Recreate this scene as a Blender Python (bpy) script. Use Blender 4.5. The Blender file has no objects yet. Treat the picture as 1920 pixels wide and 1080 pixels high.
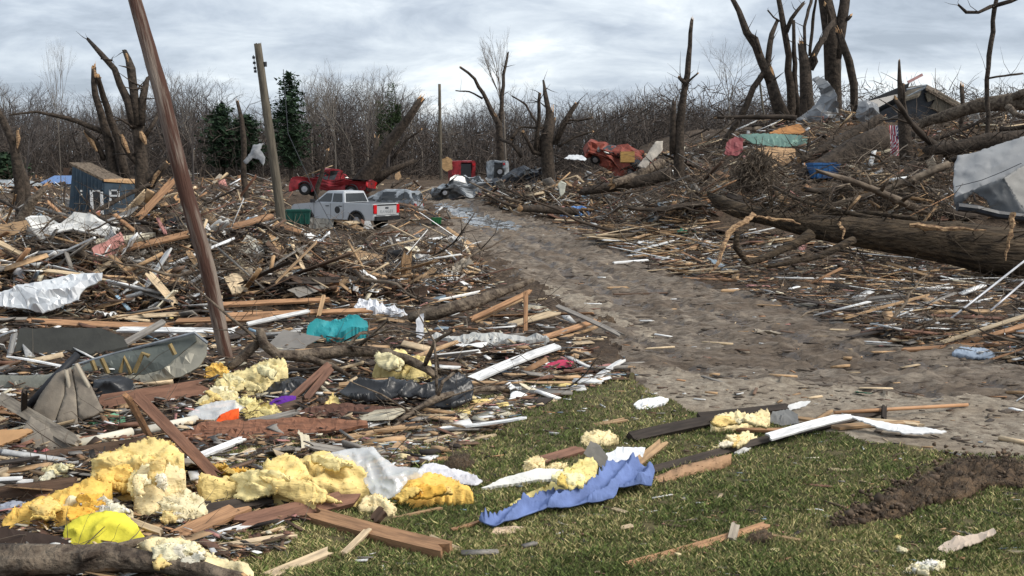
import bpy, bmesh, math, random
import numpy as np
from mathutils import Vector, Matrix, Euler, noise as mnoise, geometry
R = math.radians
sc = bpy.context.scene
COL = sc.collection
# ---------------------------------------------------------------- camera
F = 2000.0; CH = 3.0; PITCH = math.atan((540-310)/F)
cam = bpy.data.cameras.new('camera'); cam.sensor_width = 36; cam.lens = F/1920*36
cam.clip_start = .1; cam.clip_end = 6000
co = bpy.data.objects.new('camera', cam); COL.objects.link(co)
co.location = (0, 0, CH); co.rotation_euler = (math.pi/2-PITCH, 0, 0); sc.camera = co
sc.view_settings.view_transform = 'Standard'; sc.view_settings.look = 'None'
sc.view_settings.exposure = 0.88; sc.view_settings.gamma = 1
# ---------------------------------------------------------------- sky
W = bpy.data.worlds.new("World"); sc.world = W; W.use_nodes = True
wn = W.node_tree.nodes; wl = W.node_tree.links; wn.clear()
def N(nt, typ, **kw):
    n = nt.nodes.new(typ)
    for k, v in kw.items(): setattr(n, k, v)
    return n
nt = W.node_tree
out = N(nt, 'ShaderNodeOutputWorld'); bg1 = N(nt, 'ShaderNodeBackground'); bg2 = N(nt, 'ShaderNodeBackground'); mix = N(nt, 'ShaderNodeMixShader')
sky = N(nt, 'ShaderNodeTexSky', sky_type='NISHITA'); sky.sun_disc = False; sky.sun_elevation = R(42); sky.sun_rotation = R(108)
bg1.inputs[1].default_value = .1; wl.new(sky.outputs[0], bg1.inputs[0])
tc = N(nt, 'ShaderNodeTexCoord'); sx = N(nt, 'ShaderNodeSeparateXYZ'); wl.new(tc.outputs['Generated'], sx.inputs[0])
mx = N(nt, 'ShaderNodeMath', operation='MAXIMUM'); wl.new(sx.outputs[2], mx.inputs[0]); mx.inputs[1].default_value = 0.0
ad = N(nt, 'ShaderNodeMath', operation='ADD'); wl.new(mx.outputs[0], ad.inputs[0]); ad.inputs[1].default_value = .30
dx = N(nt, 'ShaderNodeMath', operation='DIVIDE'); wl.new(sx.outputs[0], dx.inputs[0]); wl.new(ad.outputs[0], dx.inputs[1])
dy = N(nt, 'ShaderNodeMath', operation='DIVIDE'); wl.new(sx.outputs[1], dy.inputs[0]); wl.new(ad.outputs[0], dy.inputs[1])
cb = N(nt, 'ShaderNodeCombineXYZ'); wl.new(dx.outputs[0], cb.inputs[0]); wl.new(dy.outputs[0], cb.inputs[1])
def wnoise(scale, detail, rough, off, dist=.4):
    mp = N(nt, 'ShaderNodeMapping'); wl.new(cb.outputs[0], mp.inputs[0]); mp.inputs['Location'].default_value = off
    mp.inputs['Rotation'].default_value = (0, 0, R(-14)); mp.inputs['Scale'].default_value = (.8, 1.15, 1)
    n = N(nt, 'ShaderNodeTexNoise'); n.inputs['Scale'].default_value = scale; n.inputs['Detail'].default_value = detail
    n.inputs['Roughness'].default_value = rough; n.inputs['Distortion'].default_value = dist
    wl.new(mp.outputs[0], n.inputs['Vector']); return n
n1 = wnoise(1.5, 6, .55, (3.1, 1.7, 0)); n2 = wnoise(4.5, 7, .6, (7, 2, 0), .5)
mm = N(nt, 'ShaderNodeMix', data_type='FLOAT'); mm.inputs[0].default_value = .42
wl.new(n1.outputs[0], mm.inputs[2]); wl.new(n2.outputs[0], mm.inputs[3])
cr = N(nt, 'ShaderNodeValToRGB'); wl.new(mm.outputs[0], cr.inputs[0])
e = cr.color_ramp.elements; e[0].position = .39; e[0].color = (.24, .275, .325, 1); e[1].position = .61; e[1].color = (.57, .60, .62, 1)
q = cr.color_ramp.elements.new(.46); q.color = (.32, .36, .415, 1)
q = cr.color_ramp.elements.new(.55); q.color = (.45, .49, .53, 1)
bg2.inputs[1].default_value = 1.0; wl.new(cr.outputs[0], bg2.inputs[0])
mix.inputs[0].default_value = .93; wl.new(bg1.outputs[0], mix.inputs[1]); wl.new(bg2.outputs[0], mix.inputs[2]); wl.new(mix.outputs[0], out.inputs[0])
sun = bpy.data.lights.new('sun', 'SUN'); sun.energy = 2.1; sun.angle = R(28); sun.color = (1, .94, .85)
so = bpy.data.objects.new('sun', sun); COL.objects.link(so)
so.rotation_euler = (R(48), 0, R(72))
# ---------------------------------------------------------------- helpers: pixels of the survey photograph -> places on the terrain
def ss(t): t = np.clip(t, 0, 1); return t*t*(3-2*t)
HEAPS = []   # x, y, sx, sy, amp
def nz(x, y):
    return (np.sin(x*1.3+y*.7)+np.sin(x*.6-y*1.9+1.3)+np.sin(x*2.9+1.1*y+2)*.5+np.sin(-x*1.7+y*3.1)*.5)/3
def hgt(x, y):
    x = np.asarray(x, float); y = np.asarray(y, float)
    z = 1.8*ss((y-60)/60) + 5.3*ss((x-3-.02*y)/12)*ss((y-29)/30)*(1-.35*ss((y-75)/60))
    z = z + .035*nz(x, y)*ss(y/6) + .25*ss((y-30)/60)*nz(x*.22, y*.22)
    for hx, hy, sx_, sy_, a in HEAPS:
        z = z + a*np.exp(-((x-hx)/sx_)**2-((y-hy)/sy_)**2)
    return z
def H(x, y): return float(hgt(x, y))
cp, sp = math.cos(PITCH), math.sin(PITCH)
def rdir(px, py):
    u = (px-960)/F; v = (540-py)/F
    return np.array([u, cp+v*sp, -sp+v*cp])
TS = np.geomspace(3.5, 420, 420)
def G(px, py, h=0.0, dmax=None):
    d = rdir(px, py); y = TS*d[1]; x = TS*d[0]; z = CH+TS*d[2]
    g = z-(hgt(x, y)+h); i = np.argmax(g < 0)
    if g[i] >= 0: i = len(TS)-1
    if i == 0: t = TS[0]
    else: t = TS[i-1]+(TS[i]-TS[i-1])*g[i-1]/(g[i-1]-g[i])
    if dmax and t > dmax: t = dmax
    return Vector((t*d[0], t*d[1], CH+t*d[2]))
def Gn(PX, PY, h=0.0):
    out = np.zeros((len(PX), 3)); T = np.geomspace(3.5, 400, 200)
    for a in range(0, len(PX), 4000):
        px = PX[a:a+4000]; py = PY[a:a+4000]; u = (px-960)/F; v = (540-py)/F
        D = np.stack([u, cp+v*sp, -sp+v*cp], 1)
        P = D[:, None, :]*T[None, :, None]; g = CH+P[..., 2]-hgt(P[..., 0], P[..., 1])-h
        i = np.argmax(g < 0, 1); i = np.where(i == 0, 199, i); r = np.arange(len(px))
        g0 = g[r, i-1]; g1 = g[r, i]; t = T[i-1]+(T[i]-T[i-1])*g0/np.where(g0-g1 == 0, 1, g0-g1)
        t = np.where(g1 > 0, 400., t); q = D*t[:, None]; q[:, 2] += CH; out[a:a+4000] = q
    return out
def at(px, py, d):
    r = rdir(px, py); t = d/r[1]; return Vector((t*r[0], d, CH+t*r[2]))
def heap(px, py, sx_, sy_, a):
    p = G(px, py); HEAPS.append((p.x, p.y, sx_, sy_, a))
for hp in [(300, 545, 3.2, 2.6, 1.25), (90, 520, 2.6, 2.6, .8), (500, 505, 2.6, 2.2, .6), (740, 500, 3.2, 2.4, .45),
           (420, 700, 2.0, 1.2, .22), (120, 740, 1.6, 1.2, .3), (250, 905, .9, .7, .18), (700, 640, 2.6, 1.2, .15),
           (930, 395, 3.5, 6, .6), (1110, 395, 5.5, 6, 1.5), (1330, 440, 3.5, 5, 1.3), (400, 405, 7, 6, .25), (1880, 640, 2.0, 1.5, .25),
           (760, 395, 1.6, 2.5, .45), (600, 378, 4, 2.5, .6), (1700, 400, 6, 4, .8), (1880, 330, 5, 5, .8), (1150, 330, 5, 5, .5)]:
    heap(*hp)
rng = random.Random(7); nrg = np.random.RandomState(11)
# ---------------------------------------------------------------- object helpers
def tag(o, label=None, cat=None, group=None, kind=None):
    if label: o['label'] = label
    if cat: o['category'] = cat
    if group: o['group'] = group
    if kind: o['kind'] = kind
    return o
def empty(name, loc=(0, 0, 0), rot=(0, 0, 0)):
    o = bpy.data.objects.new(name, None); COL.objects.link(o); o.location = loc; o.rotation_euler = rot; o.empty_display_size = .2; return o
class MB:
    def __init__(s): s.v = []; s.f = []; s.m = []
    def add(s, vs, fs, mi=0):
        o = len(s.v); s.v += [tuple(v) for v in vs]; s.f += [tuple(i+o for i in f) for f in fs]; s.m += [mi]*len(fs)
    def box(s, c, sz, rot=None, mi=0):
        vs = [Vector((x*sz[0]/2, y*sz[1]/2, z*sz[2]/2)) for x in (-1, 1) for y in (-1, 1) for z in (-1, 1)]
        if rot: E = Euler(rot).to_matrix(); vs = [E@v for v in vs]
        s.add([v+Vector(c) for v in vs], [(0, 1, 3, 2), (4, 6, 7, 5), (0, 4, 5, 1), (2, 3, 7, 6), (0, 2, 6, 4), (1, 5, 7, 3)], mi)
    def tube(s, pts, rad, n=8, mi=0, rough=0.0, cap=True, capmi=None, jag=0.0, rg=rng):
        pts = [Vector(p) for p in pts]; ring = []; vs = []; fs = []
        up = Vector((.31, .17, .93)); prev = None
        for i, p in enumerate(pts):
            a = pts[max(i-1, 0)]; b = pts[min(i+1, len(pts)-1)]; t = (b-a); t = t.normalized() if t.length > 1e-9 else Vector((0, 0, 1))
            if prev is None: u = t.cross(up); u = u.normalized() if u.length > .05 else t.cross(Vector((1, 0, 0))).normalized()
            else:
                u = prev-t*prev.dot(t); u.normalize()
            prev = u; w = t.cross(u); last = (i == len(pts)-1)
            for k in range(n):
                an = 2*math.pi*k/n; r = rad[i]*(1+rough*(rg.random()-.5)*2)
                q = p+(u*math.cos(an)+w*math.sin(an))*r
                if last and jag: q += t*jag*rg.random()**1.5*rad[i]
                vs.append(q)
        for i in range(len(pts)-1):
            for k in range(n): fs.append((i*n+k, i*n+(k+1) % n, (i+1)*n+(k+1) % n, (i+1)*n+k))
        s.add(vs, fs, mi)
        if cap:
            o = len(vs)
            base = len(s.v)-o
            s.f.append(tuple(base+k for k in reversed(range(n)))); s.m.append(mi)
            # a dished, torn end
            l0 = base+(len(pts)-1)*n; c = pts[-1]-(pts[-1]-pts[-2]).normalized()*rad[-1]*(.6 if jag else 0)
            s.v.append(tuple(c)); ci = len(s.v)-1; cm = mi if capmi is None else capmi
            for k in range(n): s.f.append((l0+k, l0+(k+1) % n, ci)); s.m.append(cm)
    def build(s, name, mats, parent=None, smooth=False, loc=None, rot=None):
        me = bpy.data.meshes.new(name); me.from_pydata(s.v, [], s.f)
        for m in (mats if isinstance(mats, (list, tuple)) else [mats]): me.materials.append(m)
        me.polygons.foreach_set('material_index', s.m)
        if smooth: me.polygons.foreach_set('use_smooth', [True]*len(s.f))
        me.update(); o = bpy.data.objects.new(name, me); COL.objects.link(o)
        if parent: o.parent = parent
        if loc: o.location = loc
        if rot: o.rotation_euler = rot
        return o
def bulk(name, V, Fc, mats, cols=None, midx=None, smooth=False):
    """big mesh from numpy arrays; cols: per-face colour"""
    me = bpy.data.meshes.new(name); nv = len(V); nf = len(Fc); k = Fc.shape[1]
    me.vertices.add(nv); me.vertices.foreach_set('co', V.astype(np.float32).ravel())
    me.loops.add(nf*k); me.loops.foreach_set('vertex_index', Fc.astype(np.int32).ravel())
    me.polygons.add(nf); me.polygons.foreach_set('loop_start', np.arange(nf, dtype=np.int32)*k); me.polygons.foreach_set('loop_total', np.full(nf, k, dtype=np.int32))
    for m in mats: me.materials.append(m)
    if midx is not None: me.polygons.foreach_set('material_index', midx.astype(np.int32))
    if smooth: me.polygons.foreach_set('use_smooth', np.ones(nf, dtype=bool))
    me.update(calc_edges=True)
    if cols is not None:
        a = me.color_attributes.new('tint', 'FLOAT_COLOR', 'CORNER'); c = np.ones((nf, k, 4), np.float32); c[:, :, :3] = cols[:, None, :]
        a.data.foreach_set('color', c.ravel())
    o = bpy.data.objects.new(name, me); COL.objects.link(o); return o
# ---------------------------------------------------------------- materials
def mat(name, base=(.5, .5, .5), rough=.8, tint=None, var=.35, nscale=6, stretch=(1, 1, 1), bump=.3, bscale=None, metal=0, base2=None, spec=.3, bdist=.02, detail=6, alpha=1, trans=0, lo=.38, hi=.62):
    """tint: None | 'object' (object colour) | 'attr' (per-piece colour attribute)"""
    m = bpy.data.materials.new(name); m.use_nodes = True; t = m.node_tree; L = t.links; b = t.nodes['Principled BSDF']
    c = N(t, 'ShaderNodeTexCoord'); mp = N(t, 'ShaderNodeMapping'); L.new(c.outputs['Object'], mp.inputs[0]); mp.inputs['Scale'].default_value = stretch
    n = N(t, 'ShaderNodeTexNoise'); n.inputs['Scale'].default_value = nscale; n.inputs['Detail'].default_value = detail; n.inputs['Roughness'].default_value = .62; L.new(mp.outputs[0], n.inputs[0])
    r = N(t, 'ShaderNodeMapRange'); r.inputs[1].default_value = lo; r.inputs[2].default_value = hi; L.new(n.outputs[0], r.inputs[0])
    mx = N(t, 'ShaderNodeMix', data_type='RGBA'); L.new(r.outputs[0], mx.inputs[0])
    if tint:
        s = N(t, 'ShaderNodeObjectInfo').outputs['Color'] if tint == 'object' else N(t, 'ShaderNodeAttribute', attribute_name='tint').outputs['Color']
        d = N(t, 'ShaderNodeMix', data_type='RGBA', blend_type='MULTIPLY'); d.inputs[0].default_value = 1; L.new(s, d.inputs[6]); d.inputs[7].default_value = (1-var, 1-var, 1-var*.95, 1)
        L.new(d.outputs[2], mx.inputs[6]); L.new(s, mx.inputs[7])
    else:
        b2 = base2 or tuple(x*(1-var) for x in base)
        mx.inputs[6].default_value = (*b2, 1); mx.inputs[7].default_value = (*base, 1)
    L.new(mx.outputs[2], b.inputs['Base Color'])
    b.inputs['Roughness'].default_value = rough; b.inputs['Metallic'].default_value = metal; b.inputs['Specular IOR Level'].default_value = spec
    if bump:
        n2 = N(t, 'ShaderNodeTexNoise'); n2.inputs['Scale'].default_value = bscale or nscale*3; n2.inputs['Detail'].default_value = 6; L.new(mp.outputs[0], n2.inputs[0])
        bp = N(t, 'ShaderNodeBump'); bp.inputs['Strength'].default_value = bump; bp.inputs['Distance'].default_value = bdist; L.new(n2.outputs[0], bp.inputs['Height']); L.new(bp.outputs[0], b.inputs['Normal'])
    if alpha < 1: b.inputs['Alpha'].default_value = alpha
    if trans: b.inputs['Transmission Weight'].default_value = trans
    return m
M = {}
M['wood'] = mat('wood', tint='object', var=.45, nscale=3, stretch=(1, 9, 9), bump=.5, bscale=9, bdist=.01, rough=.85)
M['pole'] = mat('pole_wood', (.21, .17, .14), var=.5, nscale=1.5, stretch=(5.5, 5.5, .42), base2=(.068, .031, .021), bump=1, bscale=11, lo=.47, hi=.60, bdist=.02, detail=10)
M['pole2'] = mat('pole_wood_grey', (.14, .12, .09), var=.5, nscale=2.2, stretch=(6, 6, .6), bump=.7, bscale=6)
M['fresh'] = mat('fresh_wood', (.55, .36, .19), var=.4, nscale=5, stretch=(3, 3, 3), bump=.6, bscale=16, base2=(.36, .20, .10))
M['bark'] = mat('bark', (.066, .050, .038), base2=(.022, .017, .013), nscale=5, bump=1, bscale=9, bdist=.06, rough=.95)
M['barkmoss'] = mat('mossy_bark', (.10, .072, .046), base2=(.022, .016, .011), nscale=3.4, stretch=(.45, 2.4, 2.4), bump=1, bscale=7, bdist=.14, rough=.95)
M['barkpale'] = mat('grey_bark', (.19, .15, .11), base2=(.055, .04, .03), nscale=6, bump=1, bscale=11, bdist=.09, rough=.9)
M['twig'] = mat('twig_bark', tint='attr', var=.4, nscale=3, bump=0, rough=.9)
M['fartree'] = mat('far_bark', (.095, .083, .078), var=.4, nscale=.6, bump=0, rough=.95)
M['fartree2'] = mat('far_bark_pale', (.19, .165, .14), var=.4, nscale=.6, bump=0, rough=.95)
M['tint'] = mat('scrap', tint='attr', var=.35, nscale=7, bump=.3, rough=.8)
M['sheet'] = mat('sheet', tint='object', var=.3, nscale=2.5, bump=.25, bscale=10, rough=.6, lo=.3, hi=.55)
M['cloth'] = mat('cloth', tint='object', var=.34, nscale=3, bump=.3, bscale=60, rough=.95, spec=.1, bdist=.01)
M['tarp'] = mat('tarp_fabric', tint='object', var=.14, nscale=1.2, bump=.25, bscale=40, rough=.7, spec=.3, bdist=.01)
M['metal'] = mat('weathered_metal', tint='object', var=.35, nscale=1.6, bump=.2, bscale=5, rough=.42, metal=.25, lo=.32, hi=.6)
M['insul'] = mat('insulation', tint='object', var=.26, nscale=3.2, stretch=(1, 1.6, 2.6), bump=.6, bscale=10, rough=1, spec=.02, bdist=.035, detail=8, lo=.34, hi=.6)
M['soil'] = mat('turned_soil', (.13, .086, .052), base2=(.035, .024, .016), nscale=7, bump=1, bscale=20, bdist=.05, rough=1)
M['rubber'] = mat('tyre_rubber', (.02, .02, .02), bump=0, rough=.7)
M['black'] = mat('black_plastic', (.02, .021, .024), var=.4, bump=.2, rough=.38, spec=.5)
M['rim'] = mat('rim', (.4, .4, .42), bump=0, rough=.4, metal=.6)
M['glass'] = mat('dark_glass', (.015, .018, .02), bump=0, rough=.12, spec=.8)
M['silver'] = mat('silver_paint', (.50, .52, .545), var=.12, nscale=1.2, bump=0, rough=.35, metal=.3, spec=.5)
M['red'] = mat('red_paint', (.27, .024, .03), var=.45, nscale=3, bump=.1, rough=.45)
M['orange'] = mat('faded_red_paint', (.25, .06, .04), var=.45, nscale=3, bump=.2, rough=.6)
M['wreckgrey'] = mat('grey_paint', (.30, .33, .36), var=.55, nscale=3, bump=.2, rough=.45)
M['darkpaint'] = mat('dark_paint', (.035, .04, .05), var=.5, nscale=2, bump=.2, rough=.4)
M['lamp'] = mat('red_lens', (.5, .01, .015), bump=0, rough=.3)
M['white'] = mat('white_paint', (.75, .76, .76), var=.2, nscale=3, bump=.1, rough=.6)
M['siding'] = mat('blue_siding', (.038, .062, .088), var=.3, nscale=1.5, bump=.3, rough=.7)
M['plastic'] = mat('clear_plastic_film', (.8, .82, .83), var=.05, nscale=4, bump=.15, bscale=6, rough=.18, alpha=.42, spec=.6)
M['needle'] = mat('conifer_needles', (.03, .058, .026), base2=(.012, .026, .014), nscale=1.5, bump=0, rough=.9)
M['ivy'] = mat('ivy_leaves', (.04, .065, .02), base2=(.015, .03, .01), nscale=1.5, bump=0, rough=.8)
def groundmat(name, c1, c2, c3, s=1.0, stretch=(1, 1, 1), bump=1, bd=.05, rough=.95, lo=.4, hi=.6, spec=.25):
    m = bpy.data.materials.new(name); m.use_nodes = True; t = m.node_tree; L = t.links; b = t.nodes['Principled BSDF']
    c = N(t, 'ShaderNodeTexCoord'); mp = N(t, 'ShaderNodeMapping'); L.new(c.outputs['Object'], mp.inputs[0]); mp.inputs['Scale'].default_value = stretch
    def ns(sc_, d=8, r_=.65, di=0):
        n = N(t, 'ShaderNodeTexNoise'); n.inputs['Scale'].default_value = sc_; n.inputs['Detail'].default_value = d; n.inputs['Roughness'].default_value = r_; n.inputs['Distortion'].default_value = di
        L.new(mp.outputs[0], n.inputs[0]); return n
    a = ns(.45*s, 6, .6, .5); d_ = ns(5*s, 10, .7)
    r1 = N(t, 'ShaderNodeMapRange'); r1.inputs[1].default_value = lo; r1.inputs[2].default_value = hi; L.new(a.outputs[0], r1.inputs[0])
    r2 = N(t, 'ShaderNodeMapRange'); r2.inputs[1].default_value = .36; r2.inputs[2].default_value = .66; L.new(d_.outputs[0], r2.inputs[0])
    m1 = N(t, 'ShaderNodeMix', data_type='RGBA'); L.new(r1.outputs[0], m1.inputs[0]); m1.inputs[6].default_value = (*c1, 1); m1.inputs[7].default_value = (*c2, 1)
    m2 = N(t, 'ShaderNodeMix', data_type='RGBA'); L.new(r2.outputs[0], m2.inputs[0]); L.new(m1.outputs[2], m2.inputs[7]); m2.inputs[6].default_value = (*c3, 1)
    L.new(m2.outputs[2], b.inputs['Base Color']); b.inputs['Roughness'].default_value = rough; b.inputs['Specular IOR Level'].default_value = spec
    bn = ns(3.2*s, 12, .72); bp = N(t, 'ShaderNodeBump'); bp.inputs['Strength'].default_value = bump; bp.inputs['Distance'].default_value = bd
    L.new(bn.outputs[0], bp.inputs['Height']); L.new(bp.outputs[0], b.inputs['Normal']); return m
M['ground'] = groundmat('debris_dirt', (.095, .064, .042), (.15, .108, .074), (.035, .025, .018), 1.6, bump=1, bd=.09)
M['road'] = groundmat('churned_mud', (.20, .158, .12), (.32, .272, .218), (.075, .056, .043), 1.0, stretch=(.55, 1.7, 1), bump=1, bd=.10)
M['gravel'] = groundmat('gravel_mud', (.38, .33, .26), (.29, .24, .18), (.15, .118, .088), 1.6, bump=1, bd=.05)
M['lawn'] = groundmat('lawn_soil', (.11, .105, .042), (.16, .13, .065), (.06, .05, .025), 1.4, bump=1, bd=.05)
M['wetmud'] = groundmat('wet_mud', (.125, .096, .072), (.17, .135, .105), (.05, .038, .03), 1.2, stretch=(.55, 1.7, 1), bump=.8, bd=.06, rough=.5, spec=.45)
M['water'] = mat('puddle_water', (.12, .13, .135), bump=.1, rough=.08, spec=.6)
# ================================================================ SETTING
# terrain: one continuous grid to the horizon, split by surface
def roughz(x, y):
    far = float(ss((y-6)/30)); r = math.hypot(x, y)
    if r > 200: return 0.0
    return mnoise.fractal((x*1.7, y*1.7, 0), .9, 2.1, 5)*(.018+.09*far)+.012*mnoise.noise((x*9, y*9, 4))
def surf(x, y): return H(x, y)+roughz(x, y)
def inside(p, poly):
    x, y = p; c = False; j = len(poly)-1
    for i in range(len(poly)):
        xi, yi = poly[i]; xj, yj = poly[j]
        if (yi > y) != (yj > y) and x < (xj-xi)*(y-yi)/(yj-yi)+xi: c = not c
        j = i
    return c
def inside_n(X, Y, poly):
    c = np.zeros(X.shape, bool); j = len(poly)-1
    for i in range(len(poly)):
        xi, yi = poly[i]; xj, yj = poly[j]
        if yi != yj: c ^= ((yi > Y) != (yj > Y)) & (X < (xj-xi)*(Y-yi)/(yj-yi)+xi)
        j = i
    return c
def world_poly(pix): return [(p.x, p.y) for p in (G(x, y) for x, y in pix)]
ROADP = [(1175, 700), (1130, 630), (1020, 545), (950, 500), (900, 462), (700, 440), (735, 425), (850, 425), (830, 400), (795, 365), (790, 352), (850, 350), (870, 358), (900, 376), (960, 400), (1060, 425), (1160, 465), (1300, 528), (1480, 568), (1700, 630), (1920, 655), (2350, 700), (2350, 870), (1920, 862), (1800, 856), (1640, 836), (1500, 806), (1290, 776), (1230, 745)]
LAWNP = [(1150, 686), (1230, 740), (1290, 770), (1420, 792), (1500, 800), (1640, 830), (1800, 850), (1920, 856), (2400, 866), (2500, 1300), (900, 1500), (200, 1400), (330, 1060), (330, 900), (420, 842), (640, 822), (800, 800), (860, 765), (960, 728), (1050, 700)]
GRAVP = [(1190, 690), (1290, 700), (1560, 728), (1920, 750), (2300, 770), (2350, 868), (1920, 860), (1800, 853), (1640, 833), (1500, 803), (1420, 795), (1290, 773), (1230, 743)]
TRACKP = [(1005, 535), (1060, 540), (1120, 565), (1180, 600), (1230, 620), (1215, 632), (1150, 610), (1080, 575), (1030, 556)]
PUDP = [[(845, 392), (885, 394), (930, 412), (985, 428), (940, 434), (890, 424), (860, 410)], [(820, 383), (850, 386), (870, 396), (850, 400), (825, 394)]]
ang = np.concatenate([np.linspace(R(-62), R(-31), 40), np.linspace(R(-30), R(30), 620), np.linspace(R(31), R(62), 40)]); rr = np.concatenate([[0.2, 1.2, 2.2], np.geomspace(3, 7, 30), np.geomspace(7.1, 160, 640), [180, 220, 300, 450, 800, 1500, 3000]])
A, RR = np.meshgrid(ang, rr); X = RR*np.sin(A); Y = RR*np.cos(A); Z = hgt(X, Y)
Z = Z+np.array([roughz(x, y) for x, y in zip(X.ravel(), Y.ravel())]).reshape(X.shape)
jx = np.array([mnoise.fractal((x*1.1, y*1.1, 7), .7, 2.2, 5) for x, y in zip(X.ravel(), Y.ravel())]).reshape(X.shape); jy = np.array([mnoise.fractal((x*1.1, y*1.1, 17), .7, 2.2, 5) for x, y in zip(X.ravel(), Y.ravel())]).reshape(X.shape)
ja = .28*np.clip(Y/15, .4, 3); XJ = X+jx*ja; YJ = Y+jy*ja
kind = np.zeros(X.shape, int)
for k, P_ in ((1, ROADP), (2, GRAVP), (2, TRACKP), (3, LAWNP)): kind[inside_n(XJ, YJ, world_poly(P_))] = k
for P_ in PUDP:
    w_ = world_poly(P_); m_ = inside_n(XJ, YJ, w_); kind[m_] = 4
    Z[m_] = Z[m_].mean()*.35+Z[m_]*.65
# ruts and churned clods along the road
rt = (kind == 1); idx = np.argwhere(rt)
for a_, b_ in idx:
    x, y = X[a_, b_], Y[a_, b_]; Z[a_, b_] += .08*mnoise.fractal((x*.9, y*2.6, 2), .8, 2.2, 5)+.04*mnoise.noise((x*4, y*9, 1))
# wheel tracks pressed along the middle of the road
cl = np.array(world_poly([(2300, 800), (1920, 745), (1600, 665), (1400, 612), (1250, 560), (1130, 510), (1030, 470), (950, 430), (895, 402), (845, 372), (830, 356)]))
best = np.full(X.shape, 1e9); sgn = np.zeros(X.shape)
for (ax, ay), (bx_, by_) in zip(cl, cl[1:]):
    dx_, dy_ = bx_-ax, by_-ay; l2_ = dx_*dx_+dy_*dy_; t_ = np.clip(((X-ax)*dx_+(Y-ay)*dy_)/l2_, 0, 1); ex, ey = X-ax-t_*dx_, Y-ay-t_*dy_; dd_ = np.hypot(ex, ey); m_ = dd_ < best; best[m_] = dd_[m_]; sgn[m_] = np.sign(dx_*ey-dy_*ex)[m_]
lat = best*sgn+.25*jx
for off in (-1.9, -.1, 1.1, 2.9):
    g_ = np.exp(-((lat-off)/.20)**2)*(kind == 1); Z -= .07*g_*(.5+.5*np.clip(jy*2+.6, 0, 1)); Z += .03*np.exp(-((np.abs(lat-off)-.36)/.12)**2)*(kind == 1)
    kind[(g_ > .45) & (jy*1.6+.25*np.sin(X*.7+off) > -.12) & (kind == 1)] = 5
V = np.stack([X, Y, Z], -1).reshape(-1, 3); nr, nc = X.shape
I = np.arange((nr-1)*(nc-1)); r_, c_ = I//(nc-1), I % (nc-1); a = r_*nc+c_; FQ = np.stack([a, a+1, a+nc+1, a+nc], 1); FK = kind.reshape(-1)[a]
for k, (nm, mt) in enumerate([('ground', 'ground'), ('road', 'road'), ('gravel_verge', 'gravel'), ('lawn', 'lawn'), ('puddle', 'water'), ('wheel_tracks', 'wetmud')]):
    f_ = FQ[FK == k]; u_, inv = np.unique(f_, return_inverse=True)
    tag(bulk(nm, V[u_], inv.reshape(f_.shape), [M[mt]], smooth=True), kind='structure')
# grass blades on the lawn
def make_grass(n):
    LX = [p[0] for p in LAWNP]
    px = nrg.uniform(300, 2450, n); py = 680+(1120-680)*nrg.uniform(0, 1, n)**.85
    ok = np.array([inside((a_, b_), LAWNP) for a_, b_ in zip(px, py)]); px = px[ok]; py = py[ok]
    P = Gn(px, py, 0); P[:, 2] = [surf(a_, b_) for a_, b_ in P[:, :2]]; pat = np.array([mnoise.noise((p[0]*.9, p[1]*.9, 5)) for p in P]); pat2 = np.array([mnoise.noise((p[0]*4, p[1]*4, 9)) for p in P])
    soil = [(1545, 995), (1610, 955), (1700, 905), (1780, 858), (1920, 864), (1920, 905), (1800, 932), (1700, 965), (1620, 988)]
    keep = (pat2 > -.60) & ~np.array([inside(q_, soil) for q_ in zip(px, py)]); P = P[keep]; pat = pat[keep]; pat2 = pat2[keep]; n = len(P)
    az = nrg.uniform(0, 2*np.pi, n); h = nrg.uniform(.02, .055, n)*(1+.5*pat2); w = nrg.uniform(.003, .0065, n)*(P[:, 1]/9)**.6; ln = nrg.uniform(.2, 1.3, n)*h
    l2 = nrg.uniform(0, 2*np.pi, n)
    d = np.stack([np.cos(az), np.sin(az), np.zeros(n)], 1)*w[:, None]; lean = np.stack([np.cos(l2), np.sin(l2), np.zeros(n)], 1)*ln[:, None]; up = np.array([0, 0, 1.])[None]*h[:, None]
    P[:, 2] -= .01
    V = np.stack([P-d, P+d, P+up*.6+lean*.4+d*.7, P+up+lean], 1).reshape(-1, 3); k = np.arange(n)*4
    Fc = np.concatenate([np.stack([k, k+1, k+2], 1), np.stack([k, k+2, k+3], 1)])
    gr = np.array([.175, .225, .062]); st = np.array([.50, .43, .20]); dk = np.array([.10, .125, .038])
    t = np.clip(nrg.uniform(0, 1, n)*.75+.45*pat+.02, 0, 1)[:, None]; c = np.where(t > .55, st, np.where(t > .25, gr, dk)); c = c*nrg.uniform(.7, 1.3, n)[:, None]
    o = bulk('grass', V, Fc, [M['tint']], cols=np.concatenate([c, c])); tag(o, 'short patchy green and straw coloured grass of the lawn', 'grass', kind='stuff')
make_grass(300000)
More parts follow.
